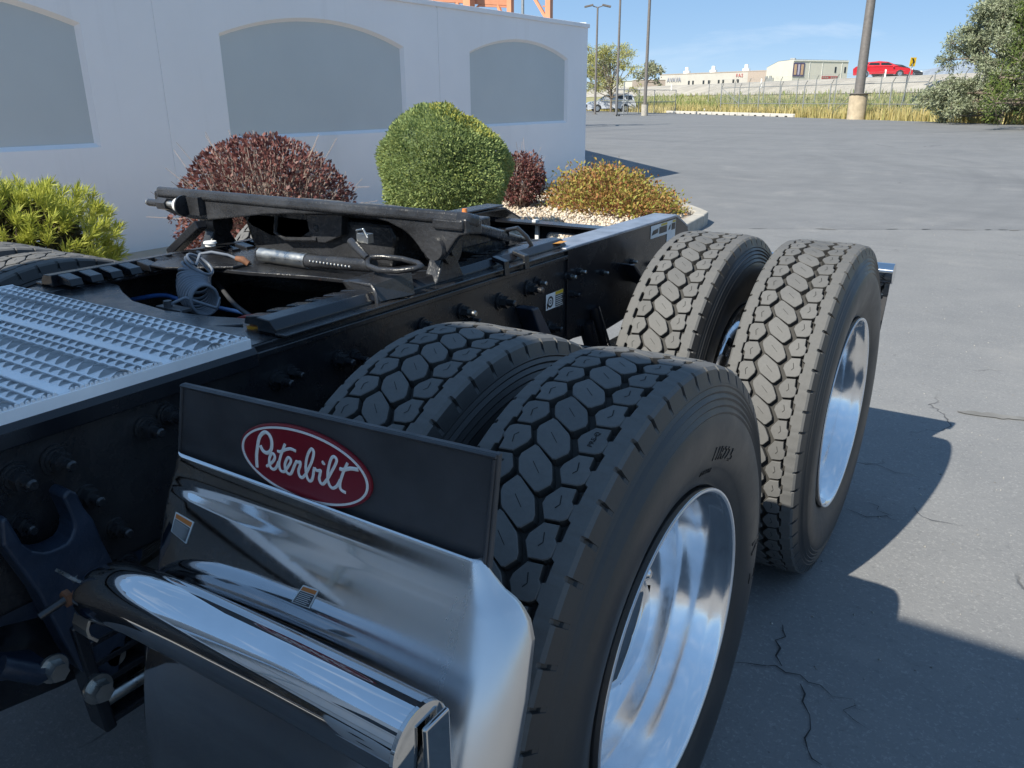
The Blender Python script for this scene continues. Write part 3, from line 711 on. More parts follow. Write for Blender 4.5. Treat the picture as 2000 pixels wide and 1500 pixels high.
# ---- flap, emblem, stainless quarter fender and its tube
flap = empty('mud_flap', (0, 0, 0), truck); YFL = -.535
mb = MB(); mb.prism([(.690, 1.077), (1.203, 1.100), (1.187, .945), (.655, .94)], 'y', YFL, YFL + .008); fl = mb.build('flap_sheet', MAT['flap'], flap, bevel=.0015)
mb = MB()
for a, b in (((.692, 1.0745), (1.201, 1.0975)), ((.695, 1.075), (.662, .96)), ((1.1985, 1.095), (1.183, .96))):
    mb.tube([(a[0], YFL - .001, a[1]), (b[0], YFL - .001, b[1])], .0024, 6)
mb.build('flap_edge', MAT['flap'], flap, 60)
em = empty('emblem', (.9185, YFL - .001, 1.0165), flap)
EA, EB, TLT = .1125, .0505, R_(2.0)
def ell(a, b, y, n=72): return [(a * math.cos(t) * math.cos(TLT) - b * math.sin(t) * math.sin(TLT), y, a * math.cos(t) * math.sin(TLT) + b * math.sin(t) * math.cos(TLT)) for t in (2 * PI * i / n for i in range(n))]
# emblem pieces are part of one badge object
mb = MB(); n = 72
A, B_, C_ = ell(EA, EB, 0), ell(EA, EB, -.0030), ell(EA - .002, EB - .002, -.0038)
mb.add(A + B_ + C_, [(i, n + i, n + (i + 1) % n, (i + 1) % n) for i in range(n)] + [(n + i, 2 * n + i, 2 * n + (i + 1) % n, n + (i + 1) % n) for i in range(n)] + [tuple(range(2 * n, 3 * n))], 0)
D_, E_ = ell(EA - .0038, EB - .0036, -.0048), ell(EA - .0068, EB - .0062, -.0048)
G_, H_ = ell(EA - .0036, EB - .0034, -.0036), ell(EA - .0070, EB - .0064, -.0036)
mb.add(D_ + E_ + G_ + H_, [(i, n + i, n + (i + 1) % n, (i + 1) % n) for i in range(n)] + [(2 * n + i, i, (i + 1) % n, 2 * n + (i + 1) % n) for i in range(n)] + [(n + i, 3 * n + i, 3 * n + (i + 1) % n, n + (i + 1) % n) for i in range(n)], 1)
LET = {
'P': [(.830,.993),(.8315,1.008),(.8355,1.022),(.8405,1.035),(.847,1.043),(.8545,1.047),(.861,1.045),(.864,1.038),(.8625,1.028),(.858,1.0215),(.851,1.018),(.845,1.020),(.841,1.026)],
'e1': [(.849,.999),(.856,1.004),(.863,1.010),(.8665,1.016),(.865,1.020),(.861,1.019),(.856,1.012),(.8545,1.004),(.857,.9985),(.862,.998),(.867,1.002),(.8725,1.011)],
't1': [(.888,1.039),(.884,1.032),(.880,1.025),(.8755,1.016),(.873,1.008),(.8735,1.0015),(.8765,.999),(.881,1.000),(.885,1.004)],
't1b': [(.873,1.026),(.877,1.026),(.883,1.029),(.890,1.0325),(.898,1.035),(.906,1.034)],
'e2': [(.885,1.004),(.890,1.010),(.8945,1.016),(.8955,1.020),(.892,1.022),(.888,1.0185),(.884,1.011),(.8835,1.005),(.886,1.000),(.891,.999),(.895,1.003),(.899,1.010),(.903,1.0165)],
'r': [(.903,1.0165),(.9055,1.020),(.908,1.0195),(.912,1.021),(.911,1.0155),(.9075,1.009),(.9075,1.003),(.910,1.000),(.914,1.001),(.918,1.005),(.922,1.010)],
'b': [(.922,1.010),(.927,1.018),(.932,1.026),(.936,1.035),(.9375,1.041),(.935,1.044),(.931,1.041),(.926,1.033),(.922,1.022),(.9205,1.011),(.9215,1.003),(.925,.999),(.929,1.001),(.932,1.007),(.934,1.014),(.936,1.0195)],
'i': [(.936,1.0195),(.939,1.017),(.943,1.0175),(.9462,1.0185),(.9445,1.013),(.9425,1.007),(.944,1.002),(.948,1.001),(.953,1.006),(.957,1.011),(.960,1.015)],
'dot': [(.9515,1.0295),(.9532,1.031)],
'l': [(.960,1.015),(.965,1.0225),(.970,1.030),(.974,1.037),(.9745,1.041),(.971,1.043),(.9665,1.040),(.962,1.031),(.9585,1.020),(.957,1.010),(.959,1.003),(.963,1.000),(.968,1.002),(.973,1.007),(.978,1.015)],
't2': [(.992,1.040),(.988,1.0335),(.984,1.0265),(.980,1.018),(.977,1.010),(.9765,1.004),(.979,1.001),(.985,1.000)],
't2b': [(.979,1.0295),(.984,1.0295),(.990,1.032),(.997,1.0345),(1.008,1.036)]}
ox, oz = .9135, 1.0165
for k, L in LET.items():
    P = [Vector((x - ox, -.0044, z - oz)) for x, z in L]; w = .0021 if k not in ('P', 't2b') else .0026
    if k == 'dot': w = .0030
    Q = []
    for i in range((len(P) - 1) * 4 + 1): Q.append(spl(P, i / ((len(P) - 1) * 4)))
    # rounded ribbon strokes
    n0 = len(mb.v); mb.tube(Q, w, 8, mat=1)
    for i in range(n0, len(mb.v)):
        x_, y_, z_ = mb.v[i]; mb.v[i] = (x_, -.0044 + (y_ + .0044) * .55, z_)
badge = mb.build('badge', [MAT['red'], MAT['white']], em, 50)

fender = empty('quarter_fender', (0, 0, 0), truck)
# rows from lip to bottom: height, depth, left edge, where the sheet starts to roll, right edge
FZ = [.28, .30, .40, .50, .60, .65, .70, .75, .80, .85, .90, .945, .974]; FY = [-.652, -.655, -.672, -.680, -.680, -.674, -.664, -.650, -.632, -.610, -.584, -.5585, -.548]
fy = lambda z: float(np.interp(z, FZ, FY))
EZ = [.28, .785, .841, .8895, .9063, .9238, .9406, .9535, .966, .974]; EX = [1.260, 1.259, 1.257, 1.250, 1.244, 1.231, 1.211, 1.201, 1.192, 1.187]
LZ = [.28, .60, .82, .84, .907, .938, .974]; LX = [.69, .694, .694, .689, .672, .668, .675]
RZ = [.28, .70, .86, .90, .935, .955, .974]; RX = [1.198, 1.198, 1.196, 1.190, 1.184, 1.182, 1.180]
def smooth_y(z):
    k = .022 if z < .925 else .004
    return sum(fy(z + k * q) * w for q, w in ((-1, .25), (-.5, .25), (0, .2), (.5, .15), (1, .15))) if z < .965 else fy(z)
def fend(off):
    P = []
    for z in list(np.linspace(.974, .92, 12)) + list(np.linspace(.91, .30, 34)):
        z = float(z); y = smooth_y(z); xl, xr, xe = (float(np.interp(z, a, b)) for a, b in ((LZ, LX), (RZ, RX), (EZ, EX))); e = xe - xr; row = []
        rl = min(e, .045)
        for q in range(6):
            t = PI / 2 * (1 - q / 5); row.append((xl + .014 * (1 - math.sin(t)), y + .6 * rl * (1 - math.cos(t)) + off, z))
        for q in range(1, 12): row.append((xl + .014 + (xr - xl - .014) * q / 12, y + off, z))
        for q in range(11):
            t = PI / 2 * q / 10; row.append((xr + e * math.sin(t), y + e * .95 * (1 - math.cos(t)) + off, z))
        P.append(row)
    return P
mb = MB(); mb.grid(fend(0)); o = mb.build('fender_sheet', MAT['stainless_edge'], fender, 70)
sol = o.modifiers.new('thick', 'SOLIDIFY'); sol.thickness = .003; sol.offset = -1
from mathutils.bvhtree import BVHTree
bvh = BVHTree.FromPolygons([Vector(v.co) for v in o.data.vertices], [tuple(p.vertices) for p in o.data.polygons])
def on_f(x, z, lift):
    h = bvh.ray_cast(Vector((x, -1.0, z)), Vector((0, 1, 0))); return (x, (h[0].y if h[0] else -.6) - lift, z)
for pts in ([(.7073,.9072),(.7483,.9044),(.7452,.8774),(.7093,.8837)], [(.9637,.889),(.9893,.8906),(.983,.8694),(.9527,.8676)]):
    mb = MB()
    B2 = lambda u, v: ((pts[0][0] * (1 - u) + pts[1][0] * u) * (1 - v) + (pts[3][0] * (1 - u) + pts[2][0] * u) * v, (pts[0][1] * (1 - u) + pts[1][1] * u) * (1 - v) + (pts[3][1] * (1 - u) + pts[2][1] * u) * v)
    def patch(u0, u1, v0, v1, lift, mi):
        k = 4; P = [[on_f(*B2(u0 + (u1 - u0) * i / k, v0 + (v1 - v0) * j / k), lift) for i in range(k + 1)] for j in range(k + 1)]; mb.grid(P, mat=mi)
    patch(0, 1, 0, 1, .0042, 0); patch(.06, .94, .05, .26, .0048, 1); patch(.06, .94, .30, .95, .0048, 2)
    for i in range(6): patch(.12, .88 - .1 * (i % 2), .36 + i * .095, .385 + i * .095, .0053, 0)
    mb.build('fender_decal', [MAT['decal'], MAT['decal_orange'], simple('decal_grey_print', (.07, .07, .075), .45)], fender)

tube = empty('fender_tube', (0, 0, 0), truck); TY, TZ, TR = -.690, .861, .0415
mb = MB(); path = [(.612, -.678, .796, .018, .033), (.635, -.681, .805, .028, .036), (.665, -.685, .820, .037, .039), (.700, -.688, .835, TR, .041), (.745, -.690, .845, TR, TR), (.80, -.690, .851, TR, TR), (.90, TY, .856, TR, TR), (1.05, TY, .860, TR, TR), (1.218, TY, TZ, TR, TR)]
mb.grid([[(x, y + ry * math.cos(t), z + rz * math.sin(t)) for t in (2 * PI * i / 56 for i in range(57))] for x, y, z, ry, rz in path])
mb.build('tube_body', MAT['chrome'], tube, 60)
mb = MB(); mb.lathe([(-.002, TR), (.003, TR - .001), (.005, TR - .005), (.005, 0)], 48, (1.219, TY, TZ)); mb.build('tube_cap', MAT['stainless'], tube, 40)
mb = MB(); mb.box((1.231, TY + .012, TZ - .075), (.006, .036, .20)); mb.build('tube_end_bracket', MAT['stainless'], tube, bevel=.002)
mb = MB()
cl = [(-.679,.871),(-.668,.858),(-.661,.846),(-.656,.832),(-.655,.819),(-.660,.805),(-.667,.796),(-.672,.785),(-.671,.772),(-.661,.759)]
for dx, dy in ((.0, 0),):
    vs = [(.606 + dx, y - .030, z - .026) for y, z in cl] + [(.640 + dx, y - .030, z - .026) for y, z in cl]; n = len(cl)
    mb.add(vs, [(i, i + 1, n + i + 1, n + i) for i in range(n - 1)])
cl2 = [(-.661,.846),(-.648,.848),(-.643,.838),(-.640,.815),(-.632,.804),(-.615,.797)]
vs = [(.608, y - .030, z - .026) for y, z in cl2] + [(.642, y - .030, z - .026) for y, z in cl2]; n = len(cl2); mb.add(vs, [(i, i + 1, n + i + 1, n + i) for i in range(n - 1)])
o = mb.build('tube_clamp', MAT['zinc'], tube); s_ = o.modifiers.new('t', 'SOLIDIFY'); s_.thickness = .004
mb = MB(); mb.cyl((.603, -.704, .796), (.603, -.696, .796), .012, .012, 6, mat=0); mb.cyl((.598, -.737, .786), (.603, -.700, .796), .0055, .0055, 10, mat=1); mb.build('clamp_bolt', [MAT['rust'], MAT['frame']], tube, 40)

# ---- spring hanger casting on the near rail
hg = empty('spring_hanger', (0, 0, 0), truck)
mb = MB(); mb.prism([(-.74, .88), (-.69, .886), (-.604, .892), (-.545, .889), (-.480, .822), (-.485, .72), (-.52, .66), (-.74, .72)], 'x', .437, .452); mb.build('back_plate', MAT['navy'], hg, bevel=.003)
rib = [(-.715,.906),(-.706,.908),(-.700,.885),(-.694,.860),(-.684,.845),(-.670,.836),(-.658,.833),(-.646,.833),(-.636,.834),(-.629,.839),(-.622,.850),(-.620,.860),(-.622,.876),(-.628,.905),(-.616,.912),(-.606,.902),(-.600,.875),(-.590,.852),(-.584,.816),(-.573,.770),
       (-.566,.700),(-.575,.640),(-.600,.585),(-.632,.580),(-.655,.624),(-.668,.670),(-.677,.715),(-.690,.780),(-.705,.826),(-.720,.870)]
mb = MB(); mb.prism(rib, 'x', .478, .522); mb.build('hanger_web', MAT['navy'], hg, bevel=.005, seg=3)
for y0, z0, y1, z1 in ((-.650, .705, -.632, .500), (-.548, .690, -.540, .485)):
    mb = MB(); d = Vector((0, y1 - y0, z1 - z0)); mb.box((.505, (y0 + y1) / 2, (z0 + z1) / 2), (.05, .020, d.length), d.normalized().to_track_quat('Z', 'Y').to_matrix()); mb.build('shackle_side', MAT['black'], hg, bevel=.004)
for i in range(6):
    mb = MB(); mb.box((.500, -.592, .695 - .037 * i), (.046, .085, .012)); mb.build('spring_leaf', MAT['black'], hg, bevel=.003)
mb = MB(); mb.cyl((.515, -.635, .548), (.515, -.548, .548), .011, .011, 16); mb.build('shackle_bar', MAT['zinc'], hg, 40)
mb = MB(); mb.cyl((.478, -.598, .615), (.522, -.598, .615), .013, .016, 16); mb.build('shackle_pin', MAT['zinc'], hg, 40)
def head(y, z, x=.525, s=1.0):
    mb = MB(); mb.cyl((x, y, z), (x + .005, y, z), .024 * s, .024 * s, 22); mb.cyl((x + .005, y, z), (x + .022, y, z), .018 * s, .016 * s, 6); mb.build('hanger_bolt', MAT['zinc'], hg, 35)
head(-.642, .588, .53); head(-.70, .665, .535, .9)
mb = MB(); mb.cyl((.520, -.615, .87), (.5215, -.615, .87), .001, .001, 6); mb.build('paint_chip', MAT['decal'], hg)
bolt(.453, -.562, .862, 0, 1.1, hg, .001); bolt(.453, -.665, .860, 0, 1.0, hg, .001); bolt(.453, -.52, .72, 0, 1.0, hg, .001); bolt(.453, -.525, .79, 0, 1.0, hg, .001)
mb = MB(); mb.prism([(-1.0, .72), (-.66, .72), (-.56, .64), (-.56, .55), (-.66, .56), (-1.0, .62)], 'x', .40, .44); mb.build('spring_pack', MAT['black'], hg, bevel=.004)
mb = MB(); mb.tube([(.52, -.76, .70), (.53, -.72, .665), (.52, -.68, .655)], .016, 10); mb.box((.50, -.76, .69), (.05, .12, .02), Matrix.Rotation(R_(-25), 3, 'X')); mb.build('torque_arm', MAT['navy'], hg, 40)

M_blue = simple('blue_air_line', (.03, .10, .30), .4); M_redl = simple('red_air_line', (.35, .03, .03), .4)
for nm, mt_, P in (('air_line', M_blue, [(-.40, .02, .93), (-.30, .08, .95), (-.22, .10, .94), (-.10, .2, .90)]), ('air_line', M_redl, [(.30, .10, .955), (.18, .08, .96), (.08, .05, .95), (-.05, .10, .90)]),
                   ('air_line', MAT['flap'], [(-.36, -.10, .92), (-.1, .0, .93), (.15, .10, .93), (.36, .3, .92)]), ('air_line', MAT['flap'], [(-.30, .25, .97), (-.05, .12, .95), (.20, .02, .94), (.38, -.1, .93)])):
    Q = [spl([Vector(p) for p in P], i / 20) for i in range(21)]; mb = MB(); mb.tube(Q, .006, 8); mb.build(nm, mt_, truck, 60)
# ---- running gear between the wheels
ax = empty('suspension', (0, 0, 0), truck)
for y in (0, YR):
    mb = MB(); mb.cyl((-.95, y, ZC), (.95, y, ZC), .065, .065, 20); mb.lathe([(-.17, .06), (-.14, .16), (-.06, .20), (.06, .20), (.14, .16), (.17, .06)], 28, (0, y, ZC)); mb.build('axle', MAT['black'], ax, 40)
    for s in (1, -1):
        mb = MB(); mb.cyl((s * .90, y, ZC), (s * .93, y, ZC), .20, .20, 36); mb.cyl((s * .60, y, ZC), (s * .66, y, ZC), .20, .20, 36); mb.build('brake_drum', MAT['frame'], ax, 40)
        mb = MB(); mb.box((s * .50, y, .60), (.085, .95, .045)); mb.box((s * .50, y, .645), (.085, .65, .03)); mb.build('leaf_spring', MAT['frame'], ax, bevel=.004)
        mb = MB(); mb.lathe([(-.0, .03), (.0, .105), (.03, .12), (.07, .122), (.10, .112), (.13, .122), (.165, .12), (.19, .10), (.19, .03)], 28, (s * .46, y + .38, .53), axis='z'); mb.build('air_spring', MAT['flap'], ax, 40)
# A-shaped bracket on the near rail between the axles
mb = MB(); mb.prism([(.50, .86), (.535, .905), (.66, .905), (.70, .86), (.80, .78), (.80, .70), (.50, .70)], 'x', .436, .448)
mb.prism([(.53, .862), (.575, .862), (.66, .79), (.66, .70), (.62, .70), (.60, .78)], 'x', .448, .505)
mb.prism([(.655, .895), (.69, .895), (.80, .75), (.80, .70), (.74, .70), (.73, .76)], 'x', .448, .505)
mb.build('torque_bracket', MAT['navy'], ax, bevel=.005)
mb = MB(); mb.prism([(1.23, .905), (1.31, .910), (1.41, .83), (1.36, .822), (1.23, .85)], 'x', .437, .446); mb.prism([(1.30, .908), (1.318, .908), (1.418, .828), (1.40, .828)], 'x', .446, .50); mb.build('shock_bracket', MAT['navy'], ax, bevel=.002)
mb = MB(); mb.tube([(.62, .60, .78), (.60, .95, .62), (.56, 1.28, .52)], .028, 12); mb.tube([(.30, .20, .80), (.25, .60, .62), (.20, 1.2, .60)], .03, 12); mb.build('torque_rod', MAT['black'], ax, 40)
mb = MB(); mb.tube([(.45, .85, .73), (.52, .95, .70), (.58, 1.05, .66)], .02, 10); mb.cyl((.46, 1.05, .76), (.52, 1.10, .50), .026, .026, 14); mb.cyl((.46, 1.10, .80), (.50, 1.12, .66), .02, .02, 14); mb.build('shock_absorber', MAT['black'], ax, 40)

# ---- rear hanger tube and flap on the near side
rf = empty('rear_fender', (0, 0, 0), truck)
mb = MB(); mb.cyl((.70, 1.97, .842), (1.187, 1.97, .842), .036, .036, 32); mb.build('hanger_tube', MAT['chrome'], rf, 40)
mb = MB(); mb.prism([(.72, .805), (1.18, .805), (1.15, .25), (.72, .25)], 'y', 1.966, 1.974); mb.build('rear_flap', MAT['flap'], rf, bevel=.002)
mb = MB(); mb.box((.95, 1.962, .79), (.46, .004, .05)); mb.cyl((1.155, 1.956, .765), (1.155, 1.964, .765), .006, .006, 12); mb.build('flap_clamp', MAT['stainless'], rf)

# ---- final survey: each assembly set to its measured size and place (lengths along x, y, z and offset)
SURVEY = dict(deck_plate=((1.0629, .9947, .9677), (-.0211, -.0188, .0317)), quarter=((1.0113, .9943, .9971), (-.0047, -.0085, .0024)), hanger=((.9828, .9741, 1.025), (0, -.0254, -.0305)),
              fifth=((1.0296, .9902, 1.0128), (.0065, -.0326, -.0089)), frame=((1.0223, .9906, 1.0139), (.0068, -.027, -.0091)), rear=((1.01, .9885, 1.0145), (.0146, -.0059, -.0115)))
WHICH = dict(deck_plate='deck_plate', mud_flap='quarter', spring_hanger='hanger', fifth_wheel='fifth', slide_rail='fifth', front_cross_member='fifth', coiled_air_hose='fifth',
             cross_member='frame', frame_rail='frame', rail_tail_plate='frame', rear_cross_member='frame', air_line_fitting='frame', rear_fender='rear')
done = set()
def survey(o, S, T, root):
    if o.type == 'MESH' and o.data.users == 1 and o.data.name not in done:
        done.add(o.data.name)
        for v in o.data.vertices: v.co = Vector((v.co.x * S[0], v.co.y * S[1], v.co.z * S[2]))
    o.location = Vector((o.location.x * S[0], o.location.y * S[1], o.location.z * S[2])) + (Vector(T) if root else Vector())
    for c in o.children: survey(c, S, T, False)
for o in list(truck.children):
    k = WHICH.get(o.name.split('.')[0])
    if k: survey(o, *SURVEY[k], True)

# ---- the cab in front (behind the photographer), seen in the chrome and as shade
cab = empty('cab', (0, 0, 0), truck)
mb = MB(); mb.prism([(-2.42, .95), (-2.42, 3.30), (-2.62, 3.62), (-3.8, 3.66), (-5.0, 3.0), (-5.25, 2.15), (-7.0, 1.75), (-7.1, .95)], 'x', -1.16, 1.16); mb.build('cab_shell', MAT['cab'], cab, bevel=.07, seg=4)
for x_, z_ in ((.66, .62), (1.00, .56)):      # aluminium step brackets behind the tanks
    mb = MB(); mb.prism([(x_ - .11, z_ - .22), (x_ + .13, z_ - .22), (x_ + .12, z_ + .22), (x_ + .04, z_ + .30), (x_ - .09, z_ + .30)], 'y', -1.52, -1.505); br = mb.build('step_bracket', MAT['cab'], cab, bevel=.004)
    for q in (-.05, .12): mb = MB(); mb.cyl((x_, -1.505, z_ + q), (x_, -1.500, z_ + q), .022, .022, 20); mb.build('bracket_hole', MAT['dark'], br)
mb = MB(); mb.box((.83, -1.60, .34), (.62, .22, .03)); mb.build('step_tread', MAT['deck'], cab, bevel=.004)
for i in range(9): mb = MB(); mb.box((.56 + i * .068, -1.60, .359), (.03, .20, .008)); mb.build('tread_bar', MAT['deck'], cab)
for s in (1, -1):
    mb = MB(); mb.cyl((s * 1.02, -2.30, .9), (s * 1.02, -2.30, 3.2), .065, .065, 24); mb.build('exhaust_stack', MAT['chrome'], cab, 40)
mb = MB(); mb.tube([(.35, -2.36, 1.0), (.35, -2.34, 1.5), (.42, -2.34, 1.75), (.42, -2.38, 2.0)], .022, 10); mb.tube([(-.45, -2.34, 1.2), (-.45, -2.30, 2.0)], .018, 10); mb.build('grab_rail', MAT['zinc'], cab, 40)
mb = MB(); mb.box((0, -2.40, 1.35), (1.6, .03, .05)); mb.box((0, -2.40, 2.05), (1.9, .02, .03)); mb.build('panel_seam', MAT['zinc'], cab)
mb = MB(); mb.box((0, -2.412, 2.45), (.9, .02, .45)); mb.build('rear_window', MAT['glass'], cab, bevel=.03)
for s in (1, -1):
    mb = MB(); mb.box((s * 1.19, -2.25, 2.1), (.03, .42, 2.3)); mb.build('side_extender', MAT['cab'], cab, bevel=.012)
    mb = MB(); mb.cyl((s * .98, -2.2, .75), (s * .98, -4.4, .75), .30, .30, 40); mb.build('fuel_tank', MAT['alu'], cab, 40)
    mb = MB(); mb.box((s * .98, -3.2, .36), (.5, 1.6, .05)); mb.build('side_step', MAT['deck'], cab, bevel=.01)
    mb = MB(); mb.lathe([(-.13, .30), (-.14, .40), (-.12, .50), (-.10, .52), (.10, .52), (.12, .50), (.14, .40), (.13, .30), (.13, .01)], 48, (s * 1.04, -5.9, .52)); mb.build('steer_wheel', MAT['side'], cab, 40)
mb = MB(); mb.box((XF - .05, -4.2, .862), (.09, 5.4, .284)); mb.box((XL + .05, -4.2, .862), (.09, 5.4, .284)); mb.build('front_frame_rail', MAT['black'], cab)
# ---------------------------------------------------------------- the place round the truck
CAM = Vector((1.6252, -1.1397, 1.4335))
def ray(px, py): return _f + _r2 * ((px - 1000) / FPX) - _u2 * ((py - 750) / FPX)
def at(px, py, depth): return CAM + ray(px, py) * depth
def ground(px, py, z=0.0):
    d = ray(px, py); return CAM + d * ((z - CAM.z) / d.z)

# ---- asphalt
def m_asphalt(name, c0, c1, speck, rough, near):
    m = NT(name); big = m.noise(.35, 6, .6); mid = m.noise(2.2, 6, .65); fine = m.noise(95 if near else 60, 3, .75); ag = m.noise(45 if near else 24, 4, .75)
    col = m.ramp(m.mix(.5, big, mid), [(.32, c0), (.68, c1)])
    col = m.mix(m.math('MULTIPLY', m.ramp(fine, [(.55, 0.0), (.66, 1.0)]), speck), col, (.42, .41, .39))
    col = m.mix(m.math('MULTIPLY', m.ramp(ag, [(.30, 1.0), (.44, 0.0)]), .4), col, (.085, .087, .09))
    # cracks: warped cell borders, kept only where a slow noise lets them through
    wa = m.node('ShaderNodeTexNoise'); wa.inputs['Scale'].default_value = 3.0; wa.inputs['Detail'].default_value = 6; m.ln(m.co(), wa.inputs['Vector'])
    wm = m.node('ShaderNodeVectorMath', operation='MULTIPLY_ADD'); m.ln(wa.outputs['Color'], wm.inputs[0]); wm.inputs[1].default_value = (.55, .55, 0); m.ln(m.co(), wm.inputs[2])
    vo = m.node('ShaderNodeTexVoronoi', feature='DISTANCE_TO_EDGE'); vo.inputs['Scale'].default_value = 1.25 if near else .16; m.ln(wm.outputs[0], vo.inputs['Vector'])
    w = .009 if near else .0028
    cr = m.ramp(vo.outputs['Distance'], [(w * .35, 1.0), (w, 0.0)])
    gate = m.ramp(m.noise(1.1 if near else .25, 3), [(.56, 0.0), (.64, 1.0)])
    cr = m.math('MULTIPLY', cr, gate)
    col = m.mix(m.math('MULTIPLY', cr, .85), col, (.035, .035, .037))
    # dark and pale sweeps left by turning tyres
    sw = m.noise(1.0, 4, .6, m.mapping((.12, .7, 1), (0, 0, R_(35)), m.co()), 1.2)
    col = m.mix(m.math('MULTIPLY', m.ramp(sw, [(.52, 0.0), (.66, 1.0)]), .28), col, (.105, .107, .11))
    st = m.noise(.8, 5, .65, None, .5)
    col = m.mix(m.math('MULTIPLY', m.ramp(st, [(.58, 0.0), (.70, 1.0)]), .35), col, (.27, .26, .245))
    if not near:     # arcs worn in by turning trucks
        for cx, cy, k in ((-16.0, 14.0, .8), (14.0, 30.0, .6)):
            vm = m.node('ShaderNodeVectorMath', operation='DISTANCE'); m.ln(m.co(), vm.inputs[0]); vm.inputs[1].default_value = (cx, cy, 0)
            cv = m.node('ShaderNodeCombineXYZ'); m.ln(vm.outputs['Value'], cv.inputs[0])
            rg = m.noise(k, 5, .65, cv.outputs[0]); gt = m.ramp(m.noise(.09, 3), [(.42, 0.0), (.6, 1.0)])
            col = m.mix(m.math('MULTIPLY', m.math('MULTIPLY', m.ramp(rg, [(.50, 0.0), (.62, 1.0)]), gt), .38), col, (.095, .097, .10))
            col = m.mix(m.math('MULTIPLY', m.math('MULTIPLY', m.ramp(rg, [(.36, 1.0), (.46, 0.0)]), gt), .25), col, (.25, .245, .24))
    else:
        col = m.mix(m.math('MULTIPLY', m.ramp(m.noise(.55, 5, .7, None, .8), [(.56, 0.0), (.72, 1.0)]), .35), col, (.09, .09, .092))
    m.set(col, rough)
    h = m.mix(.5, fine, ag)
    h2 = m.math('SUBTRACT', h, m.math('MULTIPLY', cr, 1.2)); m.bump(h2, .5 if near else .25, .006); return m.m
M_asph_far = m_asphalt('worn_lot_asphalt', (.130, .132, .136), (.190, .190, .189), .3, .82, False)
M_asph = m_asphalt('old_coarse_asphalt', (.150, .152, .155), (.200, .199, .196), .28, .85, True)
M_soil = simple('dry_soil', (.17, .14, .09), .95, 0, .3, 3, .4, 30, .03)

E0, EN = Vector((-.5, 51.5, 0)), Vector((.673, .740, 0)); ED = Vector((-.740, .673, 0))
def edge_u(px):
    d = ray(px, 225); a, b, c, e = d.x, -ED.x, d.y, -ED.y; r = E0 - CAM; t = (r.x * e - b * r.y) / (a * e - b * c); return (a * r.y - c * r.x) / (a * e - b * c)
def bank_h(x, y):
    s = (x - E0.x) * EN.x + (y - E0.y) * EN.y
    t = np.clip((s - 2.5) / 13.0, 0, 1); h = 3.2 * (t * t * (3 - 2 * t)) * np.clip(1.0, 0, 1)
    return h, s
# one ground sheet out to the horizon, rising into the road bank
us = np.concatenate([np.linspace(-2500, -120, 12), np.linspace(-110, 90, 81), np.linspace(110, 2500, 12)])
vs_ = np.concatenate([np.linspace(-400, -10, 8), np.linspace(-4, 60, 65), np.linspace(70, 6000, 20)])
U, Vv = np.meshgrid(us, vs_, indexing='ij')
X = E0.x + ED.x * U + EN.x * Vv; Y = E0.y + ED.y * U + EN.y * Vv
H, S = bank_h(X, Y); H = H + np.where((Vv > 1) & (Vv < 15), rng.uniform(-.05, .05, H.shape), 0) - .02
n, m_ = U.shape; idx = np.arange(n * m_).reshape(n, m_)
F = np.stack([idx[:-1, :-1], idx[1:, :-1], idx[1:, 1:], idx[:-1, 1:]], -1).reshape(-1, 4)
mg = NT('dry_grass_ground'); mg.set(mg.ramp(mg.noise(.5, 6, .65), [(.3, (.15, .17, .07)), (.55, (.26, .24, .12)), (.75, (.34, .29, .16))]), .95); mg.bump(mg.noise(6, 5), .5, .05)
go = np_mesh('ground', np.stack([X, Y, H], -1).reshape(-1, 3), F[:, ::-1], mg.m); tag(go, kind='structure')
def sheet(name, pts, z, mat, sub=0):
    mb = MB(); mb.add([(p[0], p[1], z) for p in pts], [tuple(range(len(pts)))]); o = mb.build(name, mat); return tag(o, kind='structure')
le = [E0 + ED * t for t in (-60, 110)]
sheet('parking_lot', [(-60, -70), (60, -70), (60, 0), tuple(le[0])[:2], tuple(le[1])[:2], (-90, 60)], 0.0, M_asph_far)
jd = Vector((.875, .484, 0))
ja, jb = Vector((-1.6, 7.95, 0)) - jd * .1, Vector((-1.6, 7.95, 0)) + jd * 40
sheet('asphalt_apron', [(-1.54, -40), (40, -40), (jb.x, jb.y), (ja.x, ja.y)], .004, M_asph)
M_patch = simple('gutter_concrete', (.16, .155, .145), .9, 0, .3, 5, .3, 80)
jn = Vector((-.484, .875, 0))
